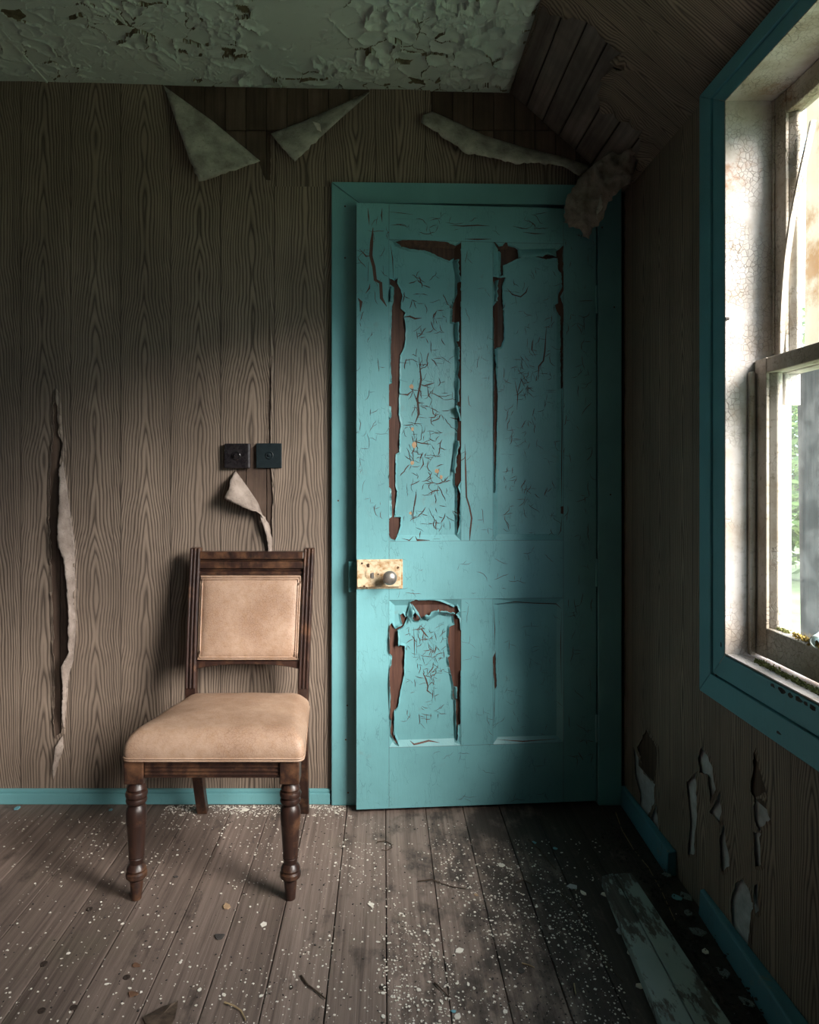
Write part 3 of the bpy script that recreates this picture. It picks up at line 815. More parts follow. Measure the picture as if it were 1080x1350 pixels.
# ---------------------------------------------------------------- the door
door = tag(empty('door_1', tuple(_dl)), kind='structure')
door['label'] = 'ajar teal panelled door with paint peeling off brown wood'
def D(x, y): return DOOR.px(x, y)
DB, DT = 0.012, D(471, 267)[1]
su = [D(x, 650)[0] for x in (513, 608, 650, 743)]
sv = [D(600, y)[1] for y in (318, 713, 790, 983)]       # top rail bottom, lock rail top, lock rail bottom, bottom rail top
su2, G = su, 0.0004
TH = 0.036
rd = random.Random(17)
def walk(x, y, ang, n, step, turn):
    pts = [(x, y)]
    for _ in range(n):
        ang += rd.uniform(-turn, turn)
        x += math.cos(ang) * step * rd.uniform(0.5, 1.4); y += math.sin(ang) * step * rd.uniform(0.5, 1.4)
        pts.append((x, y))
    return pts
def rand_cracks(n, xr, yr, w=(0.5, 1.3), ln=(2, 6), horiz=0.25, step=4.0, centre=None):
    out = []
    for _ in range(n):
        if centre and rd.random() < 0.6:
            x, y = rd.gauss(centre[0], centre[2]), rd.gauss(centre[1], centre[3])
        else: x, y = rd.uniform(*xr), rd.uniform(*yr)
        if not (xr[0] < x < xr[1] and yr[0] < y < yr[1]): continue
        a = rd.uniform(-0.3, 0.3) if rd.random() < horiz else math.pi / 2 + rd.uniform(-0.2, 0.2)
        ww = rd.uniform(*w)
        p = walk(x, y, a, rd.randint(*ln), step, 0.5)
        out.append((p, ww))
        for _b in range(rd.randint(0, 2)):
            q = rd.choice(p)
            out.append((walk(q[0], q[1], a + rd.choice((-1, 1)) * rd.uniform(1.1, 1.7), rd.randint(1, 3), step, 0.4), ww * 0.8))
    return out
def cr(lst):
    o = []
    for p, w in lst:
        q = [Vector(D(*a)) for a in p]
        o.append(crack(q, w * 0.0027))
    return o
stile_cr = [([(492, 300), (490, 320), (489, 337), (493, 352), (495, 369), (502, 373), (503, 393), (510, 404)], 2.4), ([(489, 337), (483, 338), (474, 328)], 1.2), ([(486, 345), (485, 371)], 1.8), ([(488, 374), (487, 380), (482, 387)], 1.2),
            ([(472, 393), (476, 398), (475, 411)], 2.4), ([(485, 274), (486, 285), (487, 297)], 1.0), ([(504, 274), (503, 284), (504, 293)], 1.0), ([(505, 350), (506, 362)], 1.3), ([(489, 320), (493, 352)], 1.5)]
def body(name, u0, u1, v0, v1, mat, h1=0.0):
    o = MB().slab(DOOR, u0 + G, u1 - G, v0 + G, v1 - G, -TH, h1).build(name, mat, door, bevel=0.0012, seg=1)
    return o
def skin(par, u0, u1, v0, v1, cracks, seed, name='paint_film'):
    ol = [(u0 + G, v0 + G), (u1 - G, v0 + G), (u1 - G, v1 - G), (u0 + G, v1 - G)]
    film(name, DOOR, ol, cr(cracks), M['teal'], par, nf=lambda a, b: 0.0, seed=seed)
st = body('stile', 0, su[0], DB, DT, M['brown'], -0.0016)
skin(st, 0, su[0], DB, DT, [(p, w * 1.6) for p, w in stile_cr] + rand_cracks(34, (472, 511), (280, 760), (0.4, 0.9), (2, 5), 0.1), 1)
st = body('stile', su[3], DW, DB, DT, M['brown'], -0.0016)
skin(st, su[3], DW, DB, DT, rand_cracks(60, (745, 784), (285, 1000), (0.4, 0.8), (2, 5), 0.05), 2)
rl = body('rail', su[0], su[3], sv[0], DT, M['brown'], -0.0016)
skin(rl, su[0], su[3], sv[0], DT, [([(593, 297), (610, 298), (630, 297), (646, 298)], 1.4), ([(676, 298), (688, 301), (697, 302)], 1.2), ([(689, 306), (705, 308), (719, 308)], 1.4), ([(515, 297), (526, 296), (537, 299)], 1.0), ([(613, 315), (630, 315.5), (648, 315)], 1.8), ([(512, 279), (530, 281), (545, 283)], 0.8), ([(520, 288), (560, 290)], 0.6), ([(690, 300), (700, 292)], 0.9)] + rand_cracks(16, (520, 740), (275, 312), (0.4, 0.8), (2, 6), 1.0), 3)
rl = body('rail', su[0], su[3], sv[2], sv[1], M['brown'], -0.0016)
skin(rl, su[0], su[3], sv[2], sv[1], rand_cracks(14, (520, 740), (720, 785), (0.3, 0.6), (2, 6), 1.0), 4)
rl = body('rail', su[0], su[3], DB, sv[3], M['brown'], -0.0016)
skin(rl, su[0], su[3], DB, sv[3], rand_cracks(10, (520, 740), (990, 1060), (0.3, 0.5), (2, 6), 1.0), 5)
mu = body('muntin', su[1], su[2], sv[1], sv[0], M['brown'], -0.0016)
skin(mu, su[1], su[2], sv[1], sv[0], [([(613, 585), (614, 620), (615, 655), (619, 668), (622, 683), (620, 700), (619, 716)], 2.0), ([(612, 690), (612, 712)], 1.0)] + rand_cracks(14, (612, 646), (325, 705), (0.4, 0.7), (2, 5), 0.05), 6)
mu = body('muntin', su[1], su[2], sv[3], sv[2], M['brown'], -0.0016)
skin(mu, su[1], su[2], sv[3], sv[2], rand_cracks(6, (612, 646), (795, 975), (0.3, 0.5), (2, 5), 0.1), 7)

H1 = [(521, 319), (541, 316), (562, 317), (591, 320), (601, 324), (607, 321), (610, 316), (610, 324), (607, 329), (608, 337), (609, 365), (607, 383), (610, 384), (610, 396), (607, 398), (608, 422), (609, 451), (609, 469), (609, 495), (609, 502), (611, 535), (609, 554), (610, 578), (607, 594), (609, 604), (608, 633), (604, 642), (607, 651), (606, 673), (606, 692), (603, 704), (603, 694), (603, 663), (603, 645), (600, 638), (600, 617), (603, 606), (601, 598), (603, 581), (604, 560), (603, 554), (607, 537), (603, 533), (606, 502), (604, 495), (606, 479), (604, 473), (604, 455), (602, 451), (602, 425), (596, 424), (598, 401), (603, 388), (603, 375), (604, 368), (599, 340), (593, 343), (578, 337), (560, 329), (542, 328), (529, 324)]
H2 = [(514, 368), (521, 369), (525, 366), (524, 372), (529, 381), (531, 390), (529, 398), (529, 406), (535, 412), (533, 416), (535, 430), (535, 447), (533, 458), (528, 468), (527, 515), (526, 546), (529, 560), (527, 573), (527, 596), (522, 599), (522, 642), (524, 648), (523, 656), (520, 682), (529, 682), (528, 695), (524, 707), (521, 712), (515, 710), (513, 705), (513, 684), (517, 681), (516, 645), (513, 642), (513, 554), (516, 550), (516, 536), (513, 535), (513, 507), (517, 505), (515, 479), (516, 438), (517, 404), (519, 398), (520, 378), (514, 375)]
H3 = [(650, 316), (658, 325), (663, 324), (668, 318), (670, 324), (684, 328), (697, 338), (684, 340), (671, 346), (664, 349), (664, 362), (661, 363), (661, 333), (653, 324)]
H4 = [(649, 365), (667, 365), (663, 377), (663, 394), (665, 417), (665, 447), (661, 457), (655, 458), (654, 487), (657, 520), (656, 545), (655, 590), (653, 645), (652, 650), (651, 590), (651, 487), (651, 430), (649, 405), (655, 398), (652, 380)]
H5 = [(698, 334), (728, 336), (734, 331), (744, 323), (742, 329), (742, 357), (744, 359), (744, 381), (739, 391), (742, 401), (744, 417), (742, 430), (741.4, 512), (739.6, 512), (739, 417), (734, 406), (733, 401), (737, 399), (737, 388), (741, 378), (740, 360), (737, 355), (736, 339), (721, 341), (707, 338)]
H6 = [(740, 668), (744, 667), (744, 678), (740, 677)]
H7 = [(541, 794), (546, 791), (575, 791), (586, 795), (599, 801), (603, 799), (605, 806), (601, 810), (606, 816), (607, 830), (609, 832), (609, 883), (607, 884), (606, 918), (607, 954), (604, 956), (603, 977), (602, 978), (602, 959), (601, 923), (598, 922), (598, 902), (594, 884), (591, 868), (594, 865), (591, 845), (593, 827), (600, 824), (598, 812), (578, 809), (565, 818), (559, 812), (552, 819), (547, 819), (542, 811), (538, 812), (533, 825), (524, 831), (525, 850), (534, 852), (533, 891), (528, 913), (525, 933), (520, 938), (519, 967), (526, 982), (522, 980), (515, 967), (516, 949), (514, 944), (515, 917), (513.5, 900), (513.5, 881), (516, 876), (517, 865), (513.5, 861), (513.5, 825), (517, 821), (521, 830), (531, 824), (528, 811), (532, 809), (535, 814), (541, 808)]
H8 = [(650, 867), (654, 858), (654, 880), (656, 905), (653, 909), (651, 890)]
RAMP, DEP = 0.019, 0.012
def panel(u0, u1, v0, v1, holes, cracks, seed, curls):
    def depth(a, b):
        d = min(a - u0, u1 - a, b - v0, v1 - b) / RAMP
        d = max(0.0, min(1.0, d))
        return -DEP * d
    mb = MB()
    r = [(u0, v0, 0), (u1, v0, 0), (u1, v1, 0), (u0, v1, 0)]
    q = [(u0 + RAMP, v0 + RAMP), (u1 - RAMP, v0 + RAMP), (u1 - RAMP, v1 - RAMP), (u0 + RAMP, v1 - RAMP)]
    vs = [DOOR.p(a, b, -0.0022) for a, b, _ in r] + [DOOR.p(a, b, -DEP - 0.0022) for a, b in q] + [DOOR.p(a, b, -TH + 0.004) for a, b, _ in r]
    mb.add(vs, [(0, 1, 5, 4), (1, 2, 6, 5), (2, 3, 7, 6), (3, 0, 4, 7), (4, 5, 6, 7), (8, 11, 10, 9), (0, 8, 9, 1), (1, 9, 10, 2), (2, 10, 11, 3), (3, 11, 8, 0)])
    p = mb.build('panel', M['brown'], door)
    rq = random.Random(seed)
    hl = [jag([D(*a) for a in h], 0.006, 0.0009, rq) for h in holes]
    cl = cr(cracks)
    ol = [(u0 + 0.0003, v0 + 0.0003), (u1 - 0.0003, v0 + 0.0003), (u1 - 0.0003, v1 - 0.0003), (u0 + 0.0003, v1 - 0.0003)]
    film('paint_film', DOOR, ol, hl + cl, M['teal'], p, nf=lambda a, b: depth(a, b) - 0.0002, lines=[q], ring=0.006, curl_of=list(curls) + [0.0] * len(cl), seed=seed)
    return p
c1 = rand_cracks(170, (532, 598), (350, 708), (0.5, 1.3), (1, 5), 0.35, 4.2, (562, 590, 16, 80))
c1 += [([(553, 470), (556, 500), (551, 525), (553, 545), (547, 560)], 2.4), ([(527, 519), (538, 520), (545, 514)], 2.2), ([(545, 514), (551, 530), (560, 531)], 1.8), ([(533, 417), (541, 416), (548, 419), (557, 418)], 2.2), ([(553, 505), (560, 508), (567, 506), (574, 504)], 1.6), ([(564, 507), (566, 521), (570, 526)], 1.6), ([(556, 521), (566, 521)], 1.6), ([(570, 533), (572, 545), (575, 548)], 1.4), ([(558, 602), (559, 612), (554, 620)], 1.7), ([(559, 614), (566, 617)], 1.5), ([(550, 645), (547, 665), (545, 680), (546, 690)], 1.3), ([(527, 500), (538, 503)], 1.2), ([(515, 322), (518, 340), (519, 366)], 1.4), ([(548, 707), (550, 712), (567, 712.4)], 2.4), ([(572, 710.5), (580, 710.5)], 2.0), ([(530, 710), (540, 712.5), (546, 707)], 1.4)]
panel(su[0], su[1], sv[1], sv[0], [H1, H2], c1, 21, [0.011, 0.007])
c2 = rand_cracks(150, (665, 735), (350, 705), (0.35, 0.85), (1, 4), 0.12, 4.0, (695, 520, 18, 80))
c2 += [([(670, 379), (677, 387), (688, 390), (695, 384), (698, 376)], 1.5), ([(722, 430), (720, 462), (718, 475), (712, 482), (711, 500)], 1.8), ([(680, 500), (684, 520), (683, 540)], 1.3), ([(690, 495), (686, 510), (683, 520)], 1.2), ([(741, 512), (741.5, 560), (741, 620), (741, 668)], 0.9), ([(741.5, 680), (740, 700), (737, 706)], 0.9), ([(652, 650), (652, 690)], 0.8), ([(705, 445), (703, 460), (708, 470)], 1.0)]
panel(su[2], su[3], sv[1], sv[0], [H3, H4, H5, H6], c2, 22, [0.010, 0.008, 0.009, 0.0])
c3 = rand_cracks(90, (536, 590), (826, 960), (0.4, 1.0), (1, 4), 0.3, 3.5, (560, 870, 14, 30))
c3 += [([(550, 832), (556, 830), (562, 838), (566, 842)], 1.8), ([(558, 888), (562, 896), (565, 906), (564, 912), (572, 918)], 1.8), ([(562, 893), (570, 884), (573, 880)], 1.3), ([(565, 906), (570, 901), (575, 905)], 1.2), ([(546, 828), (547, 850), (547, 868)], 1.2), ([(566, 843), (570, 850)], 1.4), ([(578, 855), (585, 866)], 1.4), ([(565, 875), (574, 867)], 1.3), ([(541, 978), (546, 982), (552, 981), (566, 978), (580, 980)], 1.8), ([(564, 930), (568, 937)], 1.2)]
panel(su[0], su[1], sv[3], sv[2], [H7], c3, 23, [0.012])
panel(su[2], su[3], sv[3], sv[2], [H8], [([(652, 797), (680, 794), (705, 796), (735, 797), (741, 803)], 1.2), ([(651, 800), (653, 830), (652, 858)], 1.2), ([(653, 909), (652, 935), (651, 960)], 0.9), ([(741, 805), (740, 850), (741, 920)], 0.7), ([(655, 976), (690, 978), (735, 975)], 1.3)] + rand_cracks(25, (658, 735), (805, 970), (0.3, 0.5), (1, 3), 0.1), 24, [0.005])
# curled scraps of paint still hanging at the torn places
def curl_scrap(pts, par_seed, r=0.004):
    """a rolled flake: pixel line along its root, curling outwards"""
    (x0, y0), (x1, y1), (dx, dy) = pts
    a, b = Vector(D(x0, y0)), Vector(D(x1, y1)); dd = Vector(D(x0 + dx, y0 + dy)) - a
    L = dd.length; vs = []; fs = []; n = 7; m = 8
    rq = random.Random(par_seed)
    for j in range(m + 1):
        w = j / m
        base = a.lerp(b, w); k = L * (0.75 + 0.5 * rq.random())
        for i in range(n + 1):
            t = i / n
            q = base + dd / L * (k * t)
            vs.append(DOOR.p(q.x, q.y, -0.006 + 0.018 * math.sin(t * 1.9) ** 2 * (0.7 + 0.3 * math.sin(w * 5 + par_seed))))
    for j in range(m):
        for i in range(n):
            o = j * (n + 1) + i
            fs.append((o, o + 1, o + n + 2, o + n + 1))
    o = MB().add(vs, fs).build('paint_curl', M['teal'], door, smooth=True)
    mm = o.modifiers.new('thickness', 'SOLIDIFY'); mm.thickness = 0.0009
for k, p in enumerate([((541, 795), (536, 812), (6, 9)), ((543, 796), (552, 808), (4, 10)), ((562, 818), (580, 809), (-2, -6)), ((580, 809), (599, 811), (0, -4)), ((527, 830), (528, 850), (-3, 1)), ((683, 329), (733, 327), (0, 10)), ((600, 425), (601, 450), (4, 0)), ((602, 458), (603, 474), (3, 0)), ((601, 580), (596, 622), (4, 2)), ((653, 370), (651, 398), (4, 0)), ((656, 460), (657, 485), (-4, 0)), ((519, 378), (518, 398), (-4, 0)), ((599, 905), (599, 921), (3, 0)), ((604, 535), (610, 555), (-4, 0)), ((602, 500), (602, 530), (3, 0)), ((600, 342), (603, 372), (4, 1))]):
    curl_scrap(p, k)
# bare flecks of filler on the upper left panel
for (px, py, r) in ((543, 509, 3), (544.5, 565, 2.4), (547, 586, 4), (544, 610, 2.6), (577, 621, 3), (582.5, 629, 2.4), (542, 677, 2)):
    a, b = D(px, py); q = r * 0.0023
    lp = [(a + q * math.cos(t) * rd.uniform(0.7, 1.2), b + 1.25 * q * math.sin(t) * rd.uniform(0.7, 1.2)) for t in [k * 0.785 for k in range(8)]]
    prism(MB(), DOOR, lp, -DEP - 0.0006, -DEP + 0.0008).build('filler_patch', M['leaf_tan'], door)
# hinges
for py in (395, 755, 960):
    a, b = D(786.5, py)
    mb = MB().tube([DOOR.p(DW + 0.0015, b - 0.045, -0.001), DOOR.p(DW + 0.0015, b + 0.045, -0.001)], 0.0045, 10)
    mb.build('hinge', M['teal_trim'], door, smooth=True)
# rim lock: enamelled case, keyhole cover, knob
l0, l1 = D(470.5, 776.5), D(531, 737)
lk = MB().slab(DOOR, l0[0], l1[0], l0[1], l1[1], 0.0005, 0.004).slab(DOOR, l0[0], l1[0] - 0.007, l0[1] + 0.008, l1[1] - 0.006, 0.004, 0.017).build('lock_case', M['lock'], door, bevel=0.002)
def dlathe(prof, px, py, name, mat, h, par, n=24):
    a, b = D(px, py)
    return MB().lathe(prof, DOOR.p(a, b, h), DOOR.n, n).build(name, mat, par, smooth=True)
dlathe([(0.0155, 0), (0.0155, 0.0015), (0.0140, 0.0022), (0.0, 0.0024)], 487.5, 756, 'keyhole_cover', M['lock'], 0.0168, lk)
a, b = D(488.5, 757)
MB().slab(DOOR, a - 0.0016, a + 0.0016, b - 0.009, b + 0.005, 0.0185, 0.0198).build('keyhole', M['chip_dark'], lk)
MB().slab(DOOR, a + 0.002, a + 0.010, b - 0.011, b + 0.008, 0.0185, 0.0200).build('keyhole_flap', M['knob'], lk, bevel=0.0006)
dlathe([(0.012, 0), (0.012, 0.003), (0.0085, 0.006), (0.0085, 0.022), (0.013, 0.026), (0.0195, 0.031), (0.0225, 0.038), (0.0215, 0.045), (0.016, 0.051), (0.008, 0.054), (0.0, 0.0545)], 512, 758.5, 'door_knob', M['knob'], 0.0168, lk)
for (px, py) in ((529, 756), (527, 741), (474, 775)):
    dlathe([(0.0035, 0), (0.0035, 0.001), (0.002, 0.0018)], px, py, 'screw', M['lock'], 0.004, lk, 10)
for (px, py, r) in ((485, 745, 3), (498, 756, 1.2), (480, 772, 1.6), (483, 774, 1.4), (524, 747, 1.8), (477, 742, 1.6)):
    a, b = D(px, py); q = r * 0.0024
    prism(MB(), DOOR, [(a + q * math.cos(t) * rd.uniform(0.6, 1.3), b + q * math.sin(t) * rd.uniform(0.6, 1.3)) for t in [k * 0.785 for k in range(8)]], 0.0165, 0.0176).build('rust_spot', M['rust'], lk)

# ---------------------------------------------------------------- sash windows in the right wall
def window(num, y0, y1, detail):
    w = tag(empty('window_%d' % num, (XR, (y0 + y1) / 2, WZ0)), kind='structure')
    z0, z1 = WZ0, WZ1
    oy0, oy1, oz0, oz1 = y0 - 0.117, y1 + 0.117, z0 - 0.116, z1 + 0.074
    def half(f): # mitred rectangle between opening (f=0) and outer edge (f=1)
        e = lambda a, b: a + (b - a) * f
        return e(y0, oy0), e(y1, oy1), e(z0, oz0), e(z1, oz1)
    rings = [(0.025, 0.50, 0.019), (0.515, 1.0, 0.024)]
    for side in range(4):
        mb = MB()
        for f0, f1, h in rings:
            a, b = half(f0), half(f1)
            A = [(a[0], a[2]), (a[1], a[2]), (a[1], a[3]), (a[0], a[3])]; B = [(b[0], b[2]), (b[1], b[2]), (b[1], b[3]), (b[0], b[3])]
            i, j = side, (side + 1) % 4
            prism(mb, RIGHT, [A[i], A[j], B[j], B[i]], 0.001, h)
        a, b = half(0.49), half(0.53)
        A = [(a[0], a[2]), (a[1], a[2]), (a[1], a[3]), (a[0], a[3])]; B = [(b[0], b[2]), (b[1], b[2]), (b[1], b[3]), (b[0], b[3])]
        prism(mb, RIGHT, [A[i], A[j], B[j], B[i]], 0.001, 0.015)
        mb.build('casing_board', M['blue_trim'], w, bevel=0.0022)
    xi, xo = XR - 0.0183, XR + 0.130
    MB().box(xi, xo, y1, y1 + 0.029, z0 - 0.029, z1 + 0.029).build('jamb_lining', M['white'], w, bevel=0.001)
    MB().box(xi, xo, y0 - 0.029, y0, z0 - 0.029, z1 + 0.029).build('jamb_lining', M['white'], w, bevel=0.001)
    MB().box(xi, xo, y0, y1, z1, z1 + 0.029).build('head_lining', M['white'], w, bevel=0.001)
    MB().hexa([(xi - 0.003, y0, z0 + 0.0005), (xo + 0.05, y0, z0 - 0.06), (xo + 0.05, y1, z0 - 0.06), (xi - 0.003, y1, z0 + 0.0005), (xi - 0.003, y0, z0 + 0.004), (xo + 0.05, y0, z0 - 0.02), (xo + 0.05, y1, z0 - 0.02), (xi - 0.003, y1, z0 + 0.004)]).build('sill', M['white'], w, bevel=0.001)
    # staff bead in front of the lower sash
    MB().box(XR + 0.031, XR + 0.0445, y1 - 0.012, y1 - 0.0003, z0 + 0.001, 1.30).build('staff_bead', M['white_dirty'], w, bevel=0.003)
    MB().box(XR + 0.0845, XR + 0.0875, y1 - 0.010, y1 - 0.0003, 1.34, z1 - 0.001).build('parting_bead', M['white_dirty'], w, bevel=0.002)
    def sash(x, za, zb, br, tr, nm, lab):
        s = empty(nm, (x, (y0 + y1) / 2, za)); keep(w, s); s['label'] = lab
        sw, th = 0.050, 0.036
        for (ya, yb) in ((y1 - sw, y1 - 0.003), (y0 + 0.003, y0 + sw)):
            yi = ya if yb > (y0 + y1) / 2 else yb
            sg = 1 if yb > (y0 + y1) / 2 else -1
            mb = MB().box(x, x + th, ya, yb, za, zb)
            mb.hexa([(x + 0.006, yi, za + br), (x + 0.018, yi - sg * 0.012, za + br), (x + 0.026, yi - sg * 0.012, za + br), (x + 0.032, yi, za + br), (x + 0.006, yi, zb - tr), (x + 0.018, yi - sg * 0.012, zb - tr), (x + 0.026, yi - sg * 0.012, zb - tr), (x + 0.032, yi, zb - tr)])
            kk = mb.build('stile', M['white_dirty'], s, bevel=0.002)
        MB().box(x + 0.0005, x + th - 0.0005, y0 + sw, y1 - sw, za, za + br).build('bottom_rail', M['white_dirty'], s, bevel=0.003)
        MB().box(x + 0.0005, x + th - 0.0005, y0 + sw, y1 - sw, zb - tr, zb).build('top_rail', M['white_dirty'], s, bevel=0.003)
        MB().box(x + 0.020, x + 0.023, y0 + sw - 0.004, y1 - sw + 0.004, za + br - 0.004, zb - tr + 0.004).build('pane', M['glass'], s)
        return s
    sash(XR + 0.046, z0 + 0.004, 1.325, 0.066, 0.034, 'lower_sash', 'lower sash with dusty glass')
    us = sash(XR + 0.088, 1.290, z1 - 0.002, 0.034, 0.050, 'upper_sash', 'upper sash with carved horns')
    for yy, sg in ((y1 - 0.045, 1), (y0 + 0.005, 1)):      # sash horns
        prof = [(0.0, 1.290), (0.040, 1.290), (0.040, 1.262), (0.036, 1.254), (0.026, 1.247), (0.021, 1.238), (0.018, 1.228), (0.010, 1.222), (0.0, 1.222)]
        n = len(prof)
        vs = [(XR + 0.090 + (0.034 if k else 0.0), yy + a, b) for k in (0, 1) for a, b in prof]
        MB().add(vs, [tuple(range(n)), tuple(range(n, 2 * n))[::-1]] + [(i, n + i, n + (i + 1) % n, (i + 1) % n) for i in range(n)]).build('horn', M['white'], us, bevel=0.002)
    return w
w1 = window(1, WY0, WY1, True)
w2 = window(2, VY0, VY1, False)  # out of view, added for broader light indoors
for (px_, py_, rx_, ry_) in ((1019, 893, 4, 2.5), (1031, 899, 6, 4), (1042, 907, 4, 3), (1053, 911, 6, 3), (1063, 917, 3, 3), (1072, 918, 5, 3), (1030, 966, 4, 2), (951, 850, 1.5, 4), (944, 890, 1.5, 1.5), (936, 700, 1.2, 2), (957, 420, 1.2, 2.5)):
    a, b = RIGHT.px(px_, py_ + (7 if 892 < py_ < 930 else 0), 0.019)
    b = min(b, WZ0 - 0.011) if py_ > 880 else b
    q = [(a + rx_ * 0.0022 * math.cos(t_) * rd.uniform(0.6, 1.2), b + ry_ * 0.0017 * math.sin(t_) * rd.uniform(0.6, 1.2)) for t_ in [k * 0.785 for k in range(8)]]
    hh = 0.0245 if py_ > 950 else 0.0195
    prism(MB(), RIGHT, q, 0.012, hh).build('chipped_patch', M['chip_dark'], w1)
# sprung parting bead bowing out of the upper window
bead = [(1070, 158, 1.475), (1062, 195, 1.475), (1052, 240, 1.48), (1042, 290, 1.49), (1035, 340, 1.50), (1031, 390, 1.505), (1029, 430, 1.51), (1029, 470, 1.515)]
mb = MB(); pts = [at(*b) for b in bead]
for i in range(len(pts) - 1):
    a, b = pts[i], pts[i + 1]
    mb.hexa([a + Vector(q) for q in ((0, 0, 0), (0.012, 0, 0), (0.012, 0.007, 0), (0, 0.007, 0))] + [b + Vector(q) for q in ((0, 0, 0), (0.012, 0, 0), (0.012, 0.007, 0), (0, 0.007, 0))])
tag(mb.build('wooden_bead', M['white_dirty']), 'thin bowed wooden bead sprung loose in the upper window', 'bead')
# moss along the bottom rail, a length of plastic pipe
def moss(name, pts, r, seed, label, mat, num=150):
    rq = random.Random(seed); mb = MB()
    for _ in range(num):
        k = rq.random() * (len(pts) - 1); i = min(int(k), len(pts) - 2)
        c = Vector(pts[i]).lerp(Vector(pts[i + 1]), k - i) + Vector((rq.gauss(0, r * 0.5), rq.gauss(0, r * 0.5), abs(rq.gauss(0, r * 0.35))))
        s = r * rq.uniform(0.22, 0.5); a = rq.uniform(0, 6.28)
        vs = [c + Vector((math.cos(a + q) * s, math.sin(a + q) * s, 0)) for q in (0, 2.1, 4.2)] + [c + Vector((rq.uniform(-s, s) * 0.4, rq.uniform(-s, s) * 0.4, s * 1.2)), c - Vector((0, 0, s * 0.4))]
        mb.add(vs, [(0, 1, 3), (1, 2, 3), (2, 0, 3), (1, 0, 4), (2, 1, 4), (0, 2, 4)])
    return tag(mb.build(name, mat), label, 'moss')
xg = XR + 0.058
zr = WZ0 + 0.004 + 0.066
moss('moss_clump', [(xg, 1.43, zr), (xg, 1.36, zr + 0.002), (xg, 1.28, zr + 0.003)], 0.010, 1, 'clump of orange-brown moss on the bottom rail of the window', M['moss'])
moss('moss_clump', [(xg + 0.008, 1.503, zr), (xg + 0.008, 1.46, zr)], 0.006, 2, 'small green moss tuft in the corner of the lower sash', M['moss_green'])
moss('moss_clump', [(XR + 0.018, 1.50, WZ0), (XR + 0.018, 1.1, WZ0)], 0.008, 3, 'thin green moss along the white window sill', M['moss_green'], 700)
pc = at(1078, 851, 1.395); pd = Vector((-0.75, -0.62, -0.1)).normalized()
pc = Vector((XR + 0.046, 1.335, zr + 0.012))
mb = MB(); n = 24
ax = pd; a_ = ax.orthogonal().normalized(); c_ = ax.cross(a_)
prof = [(0.0095, -0.05), (0.0125, -0.05), (0.0125, 0.0), (0.0105, 0.001), (0.0095, -0.002)]
for r_, h_ in prof:
    for k in range(n):
        w_ = 2 * math.pi * k / n
        mb.v.append(pc + ax * h_ + (a_ * math.cos(w_) + c_ * math.sin(w_)) * r_)
for i in range(5):
    for k in range(n):
        i2 = (i + 1) % 5
        mb.f.append((i * n + k, i * n + (k + 1) % n, i2 * n + (k + 1) % n, i2 * n + k))
tag(mb.build('plastic_pipe', M['plastic'], smooth=True), 'short white plastic pipe lying open end out on the mossy sash rail', 'pipe')

# ---------------------------------------------------------------- outside
tag(MB().add([(0.98, -30, -0.35), (45, -30, -0.35), (45, 45, -0.35), (0.98, 45, -0.35)], [(0, 1, 2, 3)]).build('ground_outside', M['grass']), kind='structure')
mb = MB()
xpo = 1.10
mb.hexa([(xpo, 1.68, -0.35), (xpo + 0.05, 1.68, -0.35), (xpo + 0.05, 1.822, -0.35), (xpo, 1.822, -0.35), (xpo, 1.70, 1.40), (xpo + 0.05, 1.70, 1.40), (xpo + 0.05, 1.862, 1.38), (xpo, 1.862, 1.38)])
tag(mb.build('post', M['post'], bevel=0.006), 'weathered grey wooden post standing outside the lower pane', 'post')
mb = MB().hexa([(1.0, 1.53, 1.34), (1.02, 1.53, 1.34), (1.02, 1.66, 1.34), (1.0, 1.66, 1.34), (1.0, 1.53, 2.2), (1.02, 1.53, 2.2), (1.02, 1.65, 2.2), (1.0, 1.65, 2.2)])
tag(mb.build('exterior_board', M['rust_board'], bevel=0.003), 'rust-stained cream board upright outside the upper pane', 'board')
def shrub(name, loc, rx, rz, n, seed, label, leaf=0.07):
    t = tag(empty(name, loc), label, 'tree', 'trees outside the window')
    rq = random.Random(seed); mb = MB(); L = Vector(loc)
    for _ in range(n):
        while True:
            p = Vector((rq.uniform(-1, 1), rq.uniform(-1, 1), rq.uniform(-1, 1)))
            if 0.2 < p.length < 1 + 0.25 * mnoise.noise(p * 3 + L): break
        c = L + Vector((p.x * rx, p.y * rx, rz * 1.15 + p.z * rz))
        u = Vector((rq.gauss(0, 1), rq.gauss(0, 1), rq.gauss(0, 0.6))).normalized(); v = u.orthogonal().normalized()
        s = leaf * rq.uniform(0.5, 1.3)
        mb.add([c - u * s, c + v * s * 0.45, c + u * s, c - v * s * 0.45], [(0, 1, 2, 3)])
    mb.build('foliage', M['foliage'], t)
    mb = MB().tube([L, L + Vector((0.05, 0.02, rz * 0.9)), L + Vector((0.0, 0.1, rz * 1.7))], [0.09, 0.07, 0.02], 8)
    for k in range(7):
        a = k * 0.9; h = rz * (0.6 + 0.12 * k)
        mb.tube([L + Vector((0.04, 0.02, h)), L + Vector((math.cos(a) * rx * 0.4, math.sin(a) * rx * 0.4, h + rz * 0.2)), L + Vector((math.cos(a) * rx * 0.85, math.sin(a) * rx * 0.85, h + rz * 0.28))], [0.04, 0.025, 0.008], 6)
    mb.build('trunk', M['bark'], t)
shrub('tree', (5.6, 9.2, -0.35), 2.0, 1.35, 5000, 1, 'leafy green tree seen past the grey post outside', 0.09)
shrub('tree', (9.5, 14.2, -0.35), 3.0, 2.4, 5000, 2, 'tall tree far behind the window glass', 0.14)

